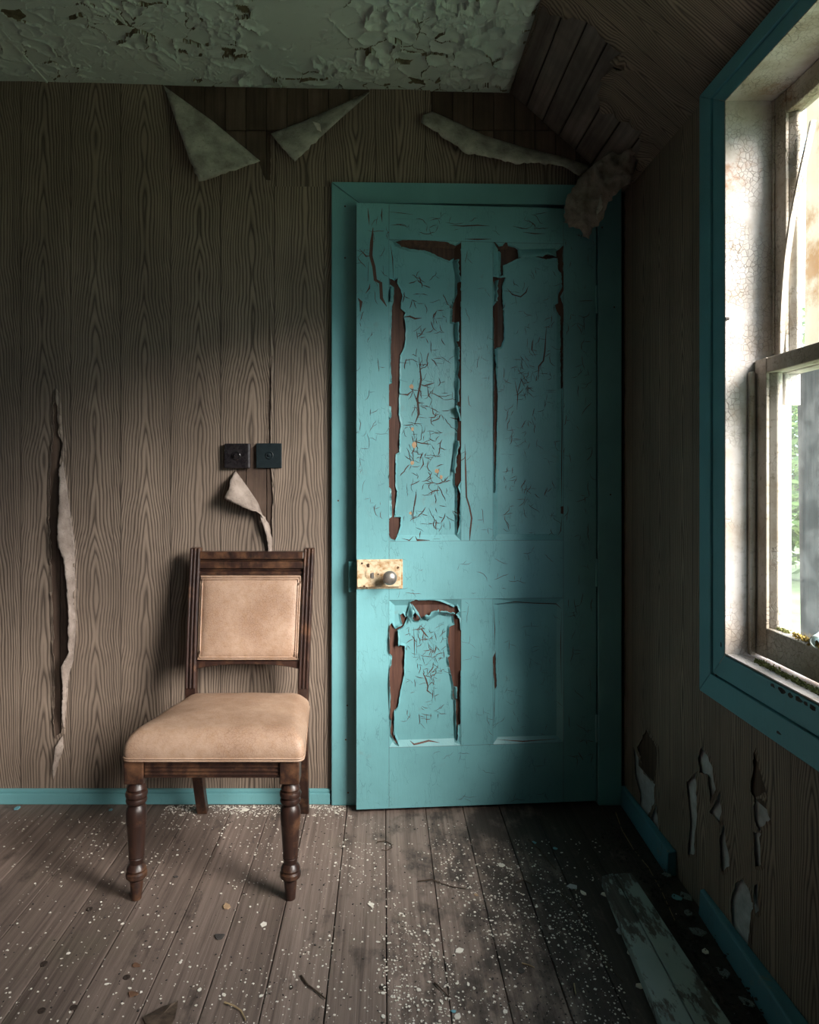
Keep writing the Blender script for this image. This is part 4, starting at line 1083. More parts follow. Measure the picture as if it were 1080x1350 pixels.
# ---------------------------------------------------------------- the chair
chair = tag(empty('dining_chair', (-0.43, 1.98, 0)), 'old dark wooden side chair with tan leather seat and back', 'chair')
FY = 1.761
def zleg(y): return EYE.z - (y - CY) * FY / F
fl, fr_ = Vector((-0.624, FY, 0)), Vector((-0.2354, FY, 0))
rl_, rr_ = Vector((-0.573, 2.212, 0)), Vector((-0.252, 2.212, 0))
prof = [(0.0105, 0), (0.0125, 0.002), (0.0165, zleg(1160)), (0.0150, zleg(1158)), (0.0215, zleg(1157)), (0.0262, zleg(1154)), (0.0262, zleg(1149)), (0.0225, zleg(1147)), (0.0245, zleg(1144)), (0.0215, zleg(1140)), (0.0165, zleg(1137)), (0.0180, zleg(1131)), (0.0192, zleg(1130)), (0.0182, zleg(1128.5)), (0.0196, zleg(1127)), (0.0187, zleg(1125)), (0.0212, zleg(1105)), (0.0238, zleg(1086)), (0.0250, zleg(1084)), (0.0240, zleg(1082)), (0.0254, zleg(1080)), (0.0256, zleg(1070)), (0.0235, zleg(1063)), (0.0185, zleg(1059.5)), (0.0245, zleg(1057)), (0.0262, zleg(1054)), (0.0245, zleg(1051)), (0.0215, zleg(1050)), (0.0265, zleg(1048)), (0.0275, zleg(1045)), (0.0255, zleg(1042)), (0.0215, zleg(1041)), (0.0240, zleg(1038)), (0.0215, zleg(1034)), (0.0155, zleg(1030.5)), (0.0150, 0.300)]
for p in (fl, fr_):
    lg = MB().lathe(prof, p, (0, 0, 1), 32)
    lg = lg.build('front_leg', M['varnish'], chair, smooth=True)
    MB().box(p.x - 0.0245, p.x + 0.0245, p.y - 0.024, p.y + 0.026, 0.298, 0.362).build('leg_block', M['varnish'], lg, bevel=0.003)
# rear posts: legs below, reeded uprights above
def post(foot, seat, top):
    path = []
    for k in range(15):
        t = k / 14
        z = top.z * t
        zs_ = seat.z / top.z
        if t <= zs_: q = foot.lerp(seat, t / zs_); bow = math.sin(t / zs_ * math.pi) * 0.016
        else: q = seat.lerp(top, (t - zs_) / (1 - zs_)); bow = math.sin((t - zs_) / (1 - zs_) * math.pi) * 0.006
        path.append(Vector((q.x, q.y - bow, z)))
    mb = MB()
    hw, hd = 0.0165, 0.014
    b = len(mb.v)
    for p in path:
        s = 1.0 if p.z > 0.3 else 0.95
        mb.v += [p + Vector((-hw * s, -hd, 0)), p + Vector((hw * s, -hd, 0)), p + Vector((hw * s, hd, 0)), p + Vector((-hw * s, hd, 0))]
    for i in range(len(path) - 1):
        for k in range(4): mb.f.append((i * 4 + k, i * 4 + (k + 1) % 4, i * 4 + 4 + (k + 1) % 4, i * 4 + 4 + k))
    mb.f += [(3, 2, 1, 0), tuple(len(path) * 4 - 4 + k for k in range(4))]
    up = [p for p in path if p.z > 0.40]
    for dx in (-0.0112, 0.0, 0.0112):
        mb.tube([p + Vector((dx, -hd, 0)) for p in up], 0.0046, 8)
    o = mb.build('rear_post', M['varnish'], chair, bevel=0.0015, seg=1)
    return path
topL, topR = at(259, 722, 2.222), at(408, 722.5, 2.222)
seatL, seatR = Vector((-0.590, 2.136, 0.40)), Vector((-0.2465, 2.136, 0.40))
pL = post(rl_, seatL, topL); pR = post(rr_, seatR, topR)
def on(path, z):
    for i in range(len(path) - 1):
        if path[i].z <= z <= path[i + 1].z:
            return path[i].lerp(path[i + 1], (z - path[i].z) / (path[i + 1].z - path[i].z))
    return path[-1]
def cross_rail(name, zs, depth=0.011, out=0.0, parent=chair, dzl=0.0):
    mb = MB()
    for (z0, z1, h) in zs:
        a0, a1, b0, b1 = on(pL, z0), on(pL, z1), on(pR, z0), on(pR, z1)
        ix = 0.0155
        vs = []
        for q, dx in ((a0, ix), (b0, -ix), (b1, -ix), (a1, ix)):
            vs.append(q + Vector((dx, -h, 0)))
        for q, dx in ((a0, ix), (b0, -ix), (b1, -ix), (a1, ix)):
            vs.append(q + Vector((dx, depth, 0)))
        mb.add(vs, [(0, 1, 2, 3), (7, 6, 5, 4), (0, 4, 5, 1), (1, 5, 6, 2), (2, 6, 7, 3), (3, 7, 4, 0)])
    return mb.build(name, M['varnish'], parent, bevel=0.0022)
cross_rail('top_rail', [(0.7545, 0.7655, 0.010), (0.766, 0.774, 0.004), (0.7745, 0.796, 0.013), (0.7965, 0.803, 0.006), (0.8035, 0.826, 0.015)])
# arched lower rail
mb = MB(); N_ = 18; vs = []
for k in range(N_ + 1):
    t = k / N_
    e = abs(2 * t - 1)
    zb_ = 0.474 + (0.014 * (1 - e ** 2.6) if e < 0.93 else 0.0)
    for z in (zb_, 0.497):
        a, b = on(pL, z), on(pR, z)
        c = (a + Vector((0.0155, 0, 0))).lerp(b - Vector((0.0155, 0, 0)), t)
        vs += [c + Vector((0, -0.009, 0)), c + Vector((0, 0.010, 0))]
fs = []
for k in range(N_):
    o = 4 * k
    fs += [(o, o + 4, o + 6, o + 2), (o + 1, o + 3, o + 7, o + 5), (o, o + 1, o + 5, o + 4), (o + 2, o + 6, o + 7, o + 3)]
fs += [(0, 2, 3, 1), (4 * N_, 4 * N_ + 1, 4 * N_ + 3, 4 * N_ + 2)]
MB().add(vs, fs).build('arched_rail', M['varnish'], chair, bevel=0.001, seg=1)
# upholstered back
def back_pt(s, t, h):
    z = 0.500 + (0.753 - 0.500) * t
    a, b = on(pL, z), on(pR, z)
    c = (a + Vector((0.0185, 0, 0))).lerp(b - Vector((0.0185, 0, 0)), s)
    return c + Vector((0, -h, 0))
nu, nv = 26, 22; vs = []; fs = []
for j in range(nv + 1):
    for i in range(nu + 1):
        s, t = i / nu, j / nv
        e = min(s, 1 - s) * 0.33; g_ = min(t, 1 - t) * 0.25
        b_ = (1 - math.exp(-e / 0.012)) * (1 - math.exp(-g_ / 0.012))
        vs.append(back_pt(s, t, 0.004 + 0.017 * b_ + 0.002 * mnoise.noise(Vector((s * 4, t * 4, 1)))))
for j in range(nv):
    for i in range(nu):
        o = j * (nu + 1) + i
        fs.append((o, o + 1, o + nu + 2, o + nu + 1))
bp = MB().add(vs, fs)
bl = len(bp.v)
bp.add([back_pt(a, b, -0.010) for a, b in ((0, 0), (1, 0), (1, 1), (0, 1))], [(3, 2, 1, 0)])
up_b = bp.build('back_pad', M['leather'], chair, smooth=True)
for ins, rr0, hh in ((0.012, 0.0030, 0.011), (0.030, 0.0026, 0.0155)):
    i2 = ins * 1.35
    lp = [back_pt(ins + (1 - 2 * ins) * k / 14, i2, hh) for k in range(14)] + [back_pt(1 - ins, i2 + (1 - 2 * i2) * k / 12, hh) for k in range(12)] + [back_pt(1 - ins - (1 - 2 * ins) * k / 14, 1 - i2, hh) for k in range(14)] + [back_pt(ins, 1 - i2 - (1 - 2 * i2) * k / 12, hh) for k in range(12)]
    MB().loop_tube(lp, rr0, 8).build('piping', M['leather'], up_b, smooth=True)
# seat cushion
FQ, RQ = 1.734, 2.132
cor = [(-0.6475, FQ), (-0.2020, FQ), (-0.2330, RQ), (-0.5965, RQ)]
def outline(ins, n=16, r=0.022):
    pts = []
    c4 = [Vector(c) for c in cor]
    cen = sum(c4, Vector((0, 0))) / 4
    q = []
    for c in c4:
        d = c - cen
        q.append(Vector((c.x - ins * math.copysign(1, d.x), c.y - ins * math.copysign(1, d.y))))
    rr = max(0.006, r)
    for i in range(4):
        p, a, b = q[i], q[i - 1], q[(i + 1) % 4]
        ua, ub = (a - p).normalized(), (b - p).normalized()
        for k in range(7):
            t = k / 6
            pts.append((p + ua * rr * (1 - t) ** 2 + ub * rr * t ** 2))
        L = (b - p).length
        for k in range(1, n):
            pts.append((p + ub * rr).lerp(b - ub * rr, k / n))
    return pts
levels = [(0.001, 0.3585), (-0.003, 0.363), (-0.005, 0.371), (-0.0055, 0.379)] + [(-0.0055 + 0.052 * (1 - math.cos(q)), 0.380 + 0.056 * math.sin(q)) for q in [math.radians(9 * k) for k in range(1, 10)]] + [(0.062, 0.4385), (0.09, 0.4415), (0.115, 0.4432), (0.135, 0.4440)]
mb = MB(); N0 = None
for li, (ins, z) in enumerate(levels):
    o = outline(ins, r=0.024 if ins < 0.03 else 0.02)
    N0 = len(o)
    for k, p in enumerate(o):
        back = (p.y - FQ) / (RQ - FQ)
        zz = z - (0.022 * back * max(0, min(1, (z - 0.365) / 0.05)))
        cr_ = mnoise.noise(Vector((p.x * 14, p.y * 14, z * 9))) * 0.0016
        mb.v.append(Vector((p.x, p.y, zz + cr_ * (3 < li < len(levels) - 3))))
for i in range(len(levels) - 1):
    for k in range(N0):
        mb.f.append((i * N0 + k, i * N0 + (k + 1) % N0, (i + 1) * N0 + (k + 1) % N0, (i + 1) * N0 + k))
mb.v.append(sum(mb.v[-N0:], Vector()) / N0 + Vector((0, 0, 0.0003)))
mb.f += [((len(levels) - 1) * N0 + k, (len(levels) - 1) * N0 + (k + 1) % N0, len(mb.v) - 1) for k in range(N0)]; mb.f.append(tuple(range(N0))[::-1])
seat = mb.build('seat_cushion', M['leather'], chair, smooth=True)
for (z, r_) in ((0.3605, 0.0028), (0.3665, 0.0022)):
    MB().loop_tube([Vector((p.x, p.y, z)) for p in outline(-0.005 if z > 0.364 else -0.003)], r_, 8).build('piping', M['leather'], seat, smooth=True)
# aprons
mb = MB().box(fl.x + 0.025, fr_.x - 0.025, FY - 0.016, FY + 0.010, 0.312, 0.359)
for z in (0.3215, 0.3315, 0.3415): mb.tube([(fl.x + 0.026, FY - 0.016, z), (fr_.x - 0.026, FY - 0.016, z)], 0.0035, 8)
mb.build('front_apron', M['varnish'], chair, bevel=0.0015, seg=1)
for (f, r_) in ((fl, seatL), (fr_, seatR)):
    s = 1 if f.x < -0.4 else -1
    a, b = Vector((f.x - s * 0.012, f.y + 0.027, 0)), Vector((r_.x, r_.y - 0.018, 0))
    MB().hexa([(a.x, a.y, 0.314), (a.x + s * 0.022, a.y, 0.314), (b.x + s * 0.012, b.y, 0.314), (b.x - s * 0.01, b.y, 0.314), (a.x, a.y, 0.358), (a.x + s * 0.022, a.y, 0.358), (b.x + s * 0.012, b.y, 0.358), (b.x - s * 0.01, b.y, 0.358)]).build('side_apron', M['varnish'], chair, bevel=0.002)
MB().box(seatL.x + 0.018, seatR.x - 0.018, 2.133, 2.155, 0.318, 0.358).build('rear_apron', M['varnish'], chair, bevel=0.002)

# ---------------------------------------------------------------- light switches
def switch(x0, x1, y0, y1, mat, h, label, kind):
    a0, b1 = BACK.px(x0, y0); a1, b0 = BACK.px(x1, y1)
    t = tag(empty('light_switch', tuple(BACK.p((a0 + a1) / 2, b0, 0))), label, 'light switch', 'switches above the chair')
    MB().slab(BACK, a0, a1, b0, b1, 0.002, h).build('plate', mat, t, bevel=0.003 if kind else 0.0015)
    c = BACK.p((a0 + a1) / 2 - (0.003 if kind else -0.002), (b0 + b1) / 2 + 0.001, h)
    if kind:
        MB().lathe([(0.0150, -0.002), (0.0150, 0.0015), (0.0130, 0.003), (0.0115, 0.0005), (0.0, 0.0)], c, BACK.n, 24).build('dolly_ring', mat, t, smooth=True)
        MB().lathe([(0.005, 0), (0.0042, 0.008), (0.0048, 0.012), (0.0, 0.014)], c + Vector((-0.002, 0, 0.003)), (Vector((0, -1, -0.55))).normalized(), 14).build('toggle', mat, t, smooth=True)
        MB().slab(BACK, a1 - 0.006, a1 + 0.0004, b0 + 0.002, b1 - 0.002, h - 0.002, h + 0.001).build('edge_lip', M['lock_grey'], t, bevel=0.001)
    else:
        MB().lathe([(0.0128, -0.001), (0.0128, 0.0022), (0.0110, 0.0032), (0.0090, 0.0012), (0.0, 0.0010)], c, BACK.n, 24).build('dolly_ring', mat, t, smooth=True)
        MB().lathe([(0.0045, 0), (0.0042, 0.004), (0.0046, 0.007), (0.0, 0.008)], c, (Vector((0, -1, 0.3))).normalized(), 14).build('toggle', mat, t, smooth=True)
M['lock_grey'] = m_plain('pale_grey_edge', (0.06, 0.055, 0.06), (0.13, 0.12, 0.125), 60, 0.4)  # paler grey for the strip along the plate's right edge
switch(297.5, 331, 585, 617.5, M['bakelite'], 0.022, 'glossy black box light switch, left one of the pair', True)
switch(338.5, 372, 584.5, 617, M['switch_teal'], 0.010, 'flat matt blue-black light switch plate, right one of the pair', False)

# ---------------------------------------------------------------- torn paper hanging off walls and ceiling
YW = YB
def paper(pts, label, mat, **k):
    return tag(flap('wallpaper_flap', pts, mat, **k), label, 'wallpaper', 'torn flaps of wallpaper')
paper([(216, 113, YW - 0.006), (281, 160, YW - 0.012), (343, 212, YW - 0.008), (316, 222, YW - 0.045), (285, 233, YW - 0.062), (262, 239, YW - 0.065), (248, 205, YW - 0.055), (232, 160, YW - 0.035)], 'large grey triangle of wallpaper folded down under the ceiling', M['back_paper'], seed=1, torn=(2, 3, 4, 5), wr=0.005)
paper([(357, 176, YW - 0.008), (400, 160, YW - 0.012), (450, 138, YW - 0.008), (488, 121, YW - 0.003), (470, 138, YW - 0.022), (446, 159, YW - 0.035), (420, 183, YW - 0.045), (389, 213, YW - 0.055), (372, 195, YW - 0.045)], 'narrow pointed wallpaper flap with a pale nick, left above the door frame', M['back_paper'], seed=2, torn=(6, 7, 8), wr=0.005)
paper([(412, 160, YW - 0.050), (422, 163, YW - 0.055), (424, 174, YW - 0.060), (418, 171, YW - 0.056)], 'small pale curl of paper on the pointed flap', M['flake'], seed=3, bulge=0.002, wr=0.001, step=3, jit=0.3)
paper([(557, 152, YW - 0.03), (570, 147, YW - 0.02), (600, 160, YW - 0.012), (640, 179, YW - 0.012), (690, 194, YW - 0.012), (735, 205, YW - 0.012), (776, 218, YW - 0.012), (778, 226, YW - 0.02), (764, 232, YW - 0.035), (748, 222, YW - 0.04), (735, 218, YW - 0.04), (700, 214, YW - 0.045), (680, 217, YW - 0.05), (650, 208, YW - 0.05), (615, 203, YW - 0.055), (590, 185, YW - 0.05), (555, 161, YW - 0.04)], 'long rolled strip of torn wallpaper above the right of the door', M['back_paper'], seed=4, torn=(7, 8, 9, 10, 11, 12, 13, 14, 15, 16), bulge=0.012, wr=0.005, crump=0.012, step=5, jit=1.6)
paper([(851, 166, 2.03), (846, 190, 2.05), (838, 215, 2.07), (832, 243, 2.08), (822, 246, 2.08), (812, 257, 2.09), (802, 266, 2.10), (797, 282, 2.09), (789, 298, 2.09), (784, 299, 2.10), (777, 315, 2.11), (769, 312, 2.11), (765, 302, 2.11), (750, 300, 2.12), (744, 293, 2.12), (746, 270, 2.13), (749, 256, 2.14), (758, 245, 2.15), (765, 232, 2.16), (785, 215, 2.15), (815, 194, 2.10)], 'crumpled grey wallpaper scrap hanging from the sloping ceiling corner', M['back_paper_pink'], seed=5, bulge=0.006, wr=0.006, crump=0.06, step=4, jit=1.8, torn=tuple(range(1, 18)))
paper([(788, 296, 2.135), (798, 280, 2.13), (802, 262, 2.125), (792, 255, 2.125), (787, 275, 2.13)], 'dark inner fold of the crumpled wallpaper scrap', M['back_paper'], seed=7, bulge=0.004, wr=0.004, step=4)
paper([(311, 621, YW - 0.006), (325, 640, YW - 0.006), (340, 662, YW - 0.006), (350, 688, YW - 0.006), (352, 690, YW - 0.018), (344, 678, YW - 0.04), (338, 674, YW - 0.045), (320, 669, YW - 0.055), (308, 663, YW - 0.06), (296, 657, YW - 0.062), (302, 645, YW - 0.055), (304, 632, YW - 0.035)], 'beige torn wallpaper tongue curling away below the light switches', M['back_paper_pink'], seed=8, torn=(5, 6, 7, 8, 9, 10, 11), step=4, wr=0.004, jit=0.8)
paper([(341, 672, YW - 0.03), (350, 682, YW - 0.02), (356, 695, YW - 0.012), (359, 712, YW - 0.008), (359, 745, YW - 0.005), (355, 745, YW - 0.010), (353, 715, YW - 0.018), (348, 695, YW - 0.03)], 'thin curled paper edge running down behind the chair back', M['back_paper_pink'], seed=9, bulge=0.006, wr=0.002, step=4, jit=0.6)
paper([(83, 608, YW - 0.006), (88, 640, YW - 0.006), (93, 680, YW - 0.006), (98, 715, YW - 0.006), (99, 760, YW - 0.005), (100, 830, YW - 0.005), (97, 870, YW - 0.006), (91, 890, YW - 0.010), (88, 930, YW - 0.006), (84, 965, YW - 0.005), (81, 940, YW - 0.02), (83, 905, YW - 0.03), (80, 880, YW - 0.04), (90, 862, YW - 0.035), (90, 800, YW - 0.035), (86, 760, YW - 0.035), (83, 735, YW - 0.035), (76, 722, YW - 0.04), (75, 695, YW - 0.035), (78, 660, YW - 0.03), (77, 620, YW - 0.015)], 'long vertical curl of split wallpaper on the left of the wall', M['back_paper_pink'], seed=10, torn=tuple(range(9, 21)), bulge=0.003, wr=0.004, step=3, jit=0.9)
paper([(70, 1029, YW - 0.004), (84, 985, YW - 0.004), (83, 970, YW - 0.006), (73, 985, YW - 0.02), (69, 1010, YW - 0.02)], 'small lifted wallpaper corner above the skirting', M['back_paper_pink'], seed=11, bulge=0.003, wr=0.002, step=4, jit=0.5)
paper([(860, 1082, 2.085), (872, 1085, 2.03), (874, 1110, 2.02), (862, 1120, 2.06), (852, 1112, 2.10), (853, 1095, 2.10)], 'loose brown paper bulge low on the right wall by the skirting', M['board_v'], seed=12, bulge=0.006, wr=0.004, step=5)

# ---------------------------------------------------------------- loose boards, twigs, leaves and chips on the floor
def loose_board(q, th, label, mat, z0=0.0005):
    n = len(q)
    mb = MB().add([(a, b, z) for z in (z0, z0 + th) for a, b in q], [tuple(range(n))[::-1], tuple(range(n, 2 * n))] + [(i, (i + 1) % n, n + (i + 1) % n, n + i) for i in range(n)])
    return tag(mb.build('loose_board', mat, bevel=0.002), label, 'board', 'loose boards by the right wall')
loose_board([(0.567, 1.815), (0.602, 1.83), (0.585, 1.10), (0.512, 1.10)], 0.026, 'grey paint-worn loose floorboard lying nearest the room', M['plank_loose'])
loose_board([(0.605, 1.83), (0.652, 1.835), (0.668, 1.10), (0.589, 1.10)], 0.024, 'grey-green loose floorboard lying nearer the right wall', M['plank_loose'])

flat = [ (2.1, 1.2), (0.45, 1.0) ]
FL = []
rf = random.Random(31)
def chip_mesh(k, n, aspect):
    mb = MB(); vs = []
    for z in (0, 1):
        for i in range(n):
            a = 2 * math.pi * i / n
            r = rf.uniform(0.6, 1.0)
            if z == 0: FLr = vs
            vs.append(Vector((math.cos(a) * r, math.sin(a) * r * aspect, 0)) if z == 0 else vs[i] * 0.93 + Vector((0, 0, 0.16 + 0.22 * (vs[i].x ** 2))))
    mb.add(vs, [tuple(range(n))[::-1], tuple(range(n, 2 * n))] + [(i, (i + 1) % n, n + (i + 1) % n, n + i) for i in range(n)])
    return mb
chips = []
for k in range(9):
    me = chip_mesh(k, rf.randint(5, 8), rf.uniform(0.45, 0.95)).mesh('paint_chip'); me.materials.append(M['flake']); chips.append(me)
chips_b = []
for k in range(3):
    me = chip_mesh(k, rf.randint(5, 7), rf.uniform(0.5, 0.9)).mesh('paint_chip'); me.materials.append(M['flake_blue']); chips_b.append(me)
def floor_at(px, py):
    a, b = FLOOR.px(px, py); return a, b
def put_chip(me, px, py, size, label, group, rz=None, z=0.0006, name='paint_chip', cat='paint chip'):
    a, b = floor_at(px, py)
    o = bpy.data.objects.new(name, me); COL.objects.link(o)
    o.location = (a, b, z); s = size * b / F
    o.scale = (s, s * 1.4, s * 0.55); o.rotation_euler = (rf.uniform(-0.06, 0.06), rf.uniform(-0.06, 0.06), rf.uniform(0, 6.28) if rz is None else rz)
    tag(o, label, cat, group)
    return o
big = [(661, 1141, 6, 'large pale paint chip below the middle of the door'), (606, 1254, 7, 'long pale paint chip on the middle floor'), (666, 1334, 5, 'upright white paint chip at the front of the floor'), (603, 1341, 8, 'broad white paint chip at the lower edge of the picture'), (628, 1180, 4, 'orange-pink tinted chip in the middle of the floor'), (348, 1219, 6, 'pale chip just right of the front chair legs'), (323, 1068, 6, 'cream chip by the skirting between the chair legs'), (299, 1196, 9, 'tan leaf-like flake between the front chair legs'), (295, 1312, 4, 'white chip at the front left of the floor'), (489, 1193, 5, 'white chip on the floor before the door'), (755, 1170, 8, 'grey chip beside the dirt near the loose boards'), (820, 1228, 9, 'broad grey plaster chip by the loose boards'), (832, 1256, 8, 'pale plaster lump against the loose floorboard'), (845, 1300, 9, 'pale plaster patch near the front of the loose board'), (798, 1180, 6, 'cream chip at the far end of the loose board'), (769, 1178, 6, 'small cream crumb near the loose board end')]
for (x_, y_, s_, lb) in big:
    me = rf.choice(chips)
    if 'tan' in lb or 'orange' in lb:
        me = me.copy(); me.materials.clear(); me.materials.append(M['leaf_tan'])
    if 'grey' in lb:
        me = me.copy(); me.materials.clear(); me.materials.append(M['plaster'])
    put_chip(me, x_, y_, s_, lb, 'large paint chips on the floor')
for (x_, y_, s_, lb) in ((732, 1119, 4, 'bright blue paint chip on the dark floor near the corner'), (704, 1111, 5, 'pale blue paint chip left of the corner dirt'), (598, 1334, 4, 'blue paint chip at the front of the floor'), (22, 1066, 6, 'pale blue chip by the left skirting'), (146, 1068, 4, 'small blue chip by the skirting left of the chair')):
    put_chip(rf.choice(chips_b), x_, y_, s_, lb, 'blue paint chips on the floor')
def density():
    """a spot on the floor: dense down the middle and right, thin on the left"""
    while True:
        r = rf.random()
        if r < 0.33: x_, y_ = rf.gauss(0.30, 0.15), rf.uniform(1.22, 2.05)
        elif r < 0.58: x_, y_ = rf.gauss(-0.04, 0.15), rf.uniform(1.22, 2.05)
        elif r < 0.70: x_, y_ = rf.gauss(0.50, 0.05), rf.uniform(1.22, 2.05)
        elif r < 0.80: x_, y_ = rf.uniform(-0.7, -0.1), YB - abs(rf.gauss(0.02, 0.03)) - 0.02
        elif r < 0.84: x_, y_ = rf.uniform(-1.2, 0.0), rf.uniform(1.9, 2.2)
        else: x_, y_ = rf.uniform(-0.95, 0.3), rf.uniform(1.25, 2.15)
        if y_ > 2.19 and x_ > -0.12: continue
        if y_ < 2.1 and rf.random() > 0.18 + 1.9 * max(0.0, mnoise.noise(Vector((x_ * 7, y_ * 3.2, 4.0))) + 0.22) * (1.0 if x_ < 0 else 1.15): continue
        if y_ < 2.1 and x_ > -0.3 and rf.random() < (y_ - 1.45) * 1.2: continue
        if y_ < YB - 0.02 and not (0.50 < x_ < 0.68 and y_ < 1.84): return x_, y_
def near_leg(x_, y_):
    return any((x_ - p.x) ** 2 + (y_ - p.y) ** 2 < 0.0009 for p in (fl, fr_, rl_, rr_))
cnt = 0
while cnt < 230:
    x_, y_ = density()
    if near_leg(x_, y_) or y_ > YB - 0.024: continue
    o = bpy.data.objects.new('paint_chip', rf.choice(chips)); COL.objects.link(o)
    s = rf.choice((0.0026, 0.0030, 0.0034, 0.0040, 0.0048, 0.0062))
    o.location = (x_, y_, 0.0005); o.scale = (s, s * 1.2, s * 0.5); o.rotation_euler = (0, 0, rf.uniform(0, 6.28))
    if y_ > 2.12: zn = 'by the skirting along the back wall'
    elif x_ < -0.62: zn = 'on the floorboards left of the chair'
    elif x_ < -0.235 and y_ > 1.72: zn = 'on the floor underneath the chair'
    elif x_ < -0.235: zn = 'on the floorboards in front of the chair'
    elif y_ > 1.72: zn = 'on the floorboards just before the door'
    elif x_ > 0.36: zn = 'in the dark dirt beside the loose boards'
    else: zn = 'on the open floorboards at the front, right of the chair'
    tag(o, 'small pale paint chip ' + zn, 'paint chip', 'small pale chips ' + zn)
    cnt += 1
mb = MB()
for _ in range(5200):
    x_, y_ = density()
    if near_leg(x_, y_): continue
    s = 0.0007 + 0.0026 * rf.random() ** 2; a = rf.uniform(0, 6.28)
    c = Vector((x_, y_, 0.0004))
    vs = [c + Vector((math.cos(a + k * 1.571) * s * rf.uniform(0.6, 1.4), math.sin(a + k * 1.571) * s * rf.uniform(0.6, 1.4), 0)) for k in range(4)]
    mb.add(vs + [v * 1 + Vector((0, 0, s * 0.35)) for v in vs], [(4, 5, 6, 7), (0, 1, 5, 4), (1, 2, 6, 5), (2, 3, 7, 6), (3, 0, 4, 7)])
tag(mb.build('paint_crumbs', M['flake']), 'fine pale paint crumbs strewn over the floorboards', 'paint crumbs', kind='stuff')
mb = MB()
for _ in range(2600):
    r = rf.random()
    if r < 0.45: x_, y_ = rf.gauss(0.70, 0.035), rf.uniform(1.25, 2.2)
    elif r < 0.75: x_, y_ = rf.gauss(0.42, 0.10), rf.uniform(1.25, 2.0)
    else: x_, y_ = rf.uniform(-0.9, 0.5), rf.uniform(1.25, 2.2)
    if x_ > XR - 0.02 or (0.50 < x_ < 0.675 and y_ < 1.84) or (y_ > 2.17 and x_ < 0.70) or near_leg(x_, y_): continue
    s = rf.uniform(0.001, 0.0045 if x_ > 0.64 else 0.0022); a = rf.uniform(0, 6.28)
    c = Vector((x_, y_, 0.0004 + (rf.random() ** 2 * 0.018 if x_ > 0.66 else 0)))
    vs = [c + Vector((math.cos(a + k * 1.571) * s * rf.uniform(0.6, 1.6), math.sin(a + k * 1.571) * s * rf.uniform(0.6, 1.4), rf.uniform(0, s))) for k in range(4)]
    mb.add(vs + [v + Vector((0, 0, s * 0.5)) for v in vs], [(3, 2, 1, 0), (4, 5, 6, 7), (0, 1, 5, 4), (1, 2, 6, 5), (2, 3, 7, 6), (3, 0, 4, 7)])
tag(mb.build('floor_dirt', M['chip_dark']), 'dark crumbled dirt and rubble on the floor beside the right wall', 'dirt', kind='stuff')
# rubble pieces against the right wall
rub = [(893, 1143, 9, 'teal paint flake at the broken skirting end'), (905, 1188, 10, 'dark plaster piece behind the loose boards'), (892, 1190, 9, 'small blue flake in the rubble by the boards'), (920, 1236, 12, 'curved blue-grey plaster scrap in the rubble'), (907, 1210, 8, 'grey plaster crumb amid the wall rubble'), (955, 1290, 11, 'dark blue scrap near the front skirting'), (930, 1262, 8, 'pale scrap wedged between boards and skirting'), (880, 1160, 9, 'blue-grey scrap beside the skirting gap'), (985, 1330, 12, 'large dark scrap at the lower right edge')]
for k, (x_, y_, s_, lb) in enumerate(rub):
    me = rf.choice(chips_b if ('blue' in lb or 'teal' in lb) else chips).copy()
    if 'dark' in lb or 'grey' in lb: me.materials.clear(); me.materials.append(M['plank_loose'])
    put_chip(me, x_, y_, s_, lb, 'rubble along the right wall', z=0.012, name='plaster_piece', cat='debris')
def twig(pts, r, label, mat, name='twig', cat='twig'):
    P3 = []
    for i, (px, py) in enumerate(pts):
        a, b = floor_at(px, py); P3.append((a, b, r + 0.0006 + 0.001 * (i % 2)))
    tag(MB().tube(P3, [r * (1 - 0.5 * i / len(P3)) for i in range(len(P3))], 6).build(name, mat, smooth=True), label, cat, 'twigs and stalks on the floor')
twig([(497, 1111), (508, 1110), (516, 1114), (517, 1119), (510, 1122), (503, 1122)], 0.0016, 'small curled dark twig before the door', M['twig'])
twig([(551, 1163), (570, 1161), (582, 1166), (597, 1171), (614, 1173)], 0.0018, 'long dark twig lying across the middle floor', M['twig'])
twig([(397, 1288), (406, 1301), (418, 1309), (429, 1319)], 0.0022, 'bent dark twig near the front of the floor', M['twig'])
twig([(296, 1323), (308, 1328), (318, 1334), (324, 1347)], 0.0020, 'pale curved stalk at the lower edge left of middle', M['straw'], 'stalk', 'stalk')
twig([(697, 1108), (712, 1122), (722, 1135), (733, 1148)], 0.0022, 'short black twig in the dirt before the corner', M['twig'])
twig([(680, 1165), (690, 1162), (700, 1166), (704, 1176)], 0.0018, 'hooked brown twig on the right of the floor', M['twig'])
twig([(740, 1180), (762, 1205), (780, 1240), (800, 1270), (822, 1296)], 0.0016, 'long thin bramble running towards the loose board', M['twig'])
twig([(812, 1072), (820, 1095), (835, 1120), (855, 1145), (872, 1175), (890, 1215)], 0.0014, 'long pale stalk leaning from the corner along the right wall', M['straw'], 'stalk', 'stalk')
twig([(573, 1297), (582, 1306), (592, 1316)], 0.0018, 'thin black twig at the front of the floor', M['twig'])
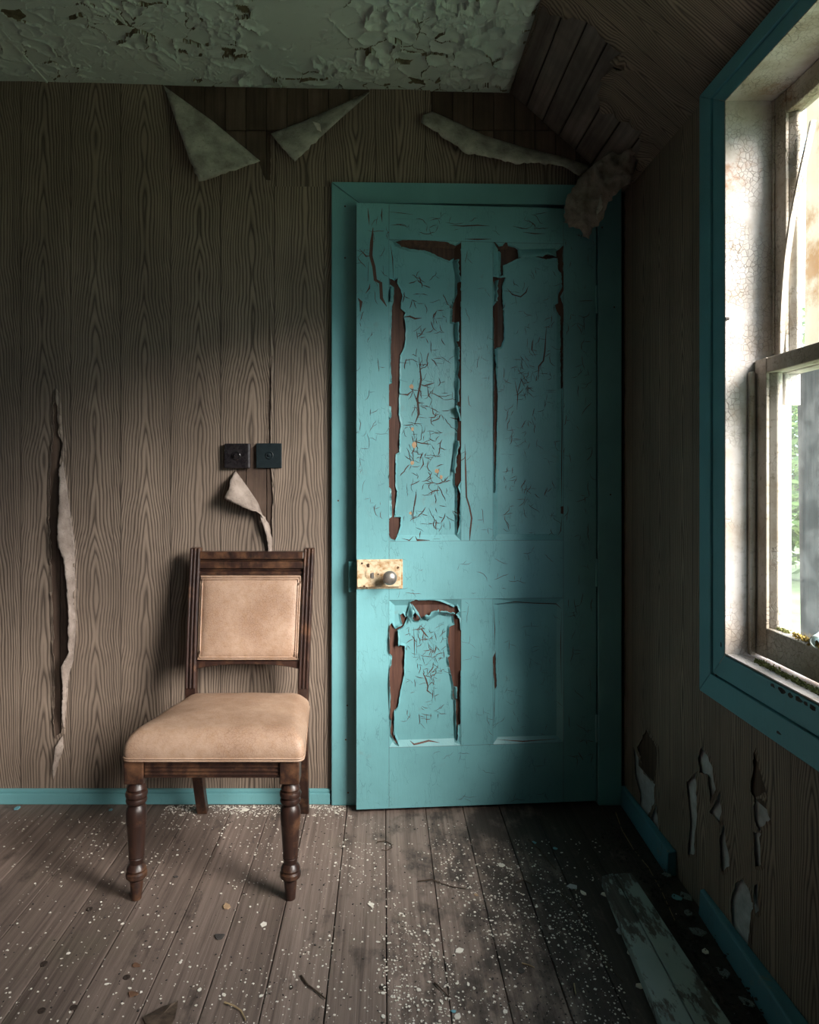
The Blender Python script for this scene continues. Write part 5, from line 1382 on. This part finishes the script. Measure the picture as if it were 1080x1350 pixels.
twig([(688, 1271), (697, 1274), (705, 1277)], 0.0016, 'pale straw fragment on the right of the floor', M['straw'], 'stalk', 'stalk')
twig([(757, 1298), (759, 1312)], 0.0016, 'short upright straw near the loose boards', M['straw'], 'stalk', 'stalk')
for (x_, y_, s_, lb, mt) in ((176, 1311, 9, 'small reddish dry leaf at the front left of the floor', 'leaf'), (180, 1273, 7, 'faint brown leaf scrap behind the reddish one', 'leaf'), (289, 1235, 9, 'dark grey splinter right of the chair', 'chip_dark'), (687, 1280, 7, 'black splinter on the right of the floor', 'chip_dark'), (232, 1156, 4, 'small black lump between the front chair legs', 'chip_dark')):
    me = chip_mesh(0, 9, 0.55).mesh('leaf_scrap'); me.materials.append(M[mt])
    put_chip(me, x_, y_, s_, lb, 'leaf scraps on the floor', name='leaf_scrap', cat='leaf')
lf = [floor_at(*p) for p in ((188, 1345), (200, 1336), (214, 1328), (226, 1327), (235, 1320), (233, 1332), (231, 1343), (226, 1352), (205, 1356), (192, 1353))]
n_ = len(lf)
mb = MB().add([(a, b, 0.0006) for a, b in lf] + [(a, b, 0.002 + 0.004 * (k % 3 == 0)) for k, (a, b) in enumerate(lf)], [tuple(range(n_))[::-1]] + [(k, (k + 1) % n_, n_ + (k + 1) % n_, n_ + k) for k in range(n_)])
c_ = sum((Vector((a, b, 0.004)) for a, b in lf), Vector()) / n_
mb.add([c_], [])
mb.f += [(n_ + k, n_ + (k + 1) % n_, len(mb.v) - 1) for k in range(n_)]
tag(mb.build('leaf_scrap', M['twig']), 'large dark pointed leaf scrap at the lower edge', 'leaf', 'leaf scraps on the floor')
M['knot_wood'] = m_plain('dark_wood_knot', (0.022, 0.016, 0.013), (0.06, 0.042, 0.034), 200, 0.6)
for (x_, y_) in ((382, 1302), (58, 1270), (167, 1288), (97, 1328), (55, 1332), (375, 1240), (118, 1198), (505, 1301)):
    a, b = floor_at(x_, y_)
    MB().lathe([(0.0075, -0.004), (0.0075, 0.00015), (0.0, 0.0002)], (a, b, 0.0), (0, 0, 1), 16).build('knot', M['knot_wood'], floor)
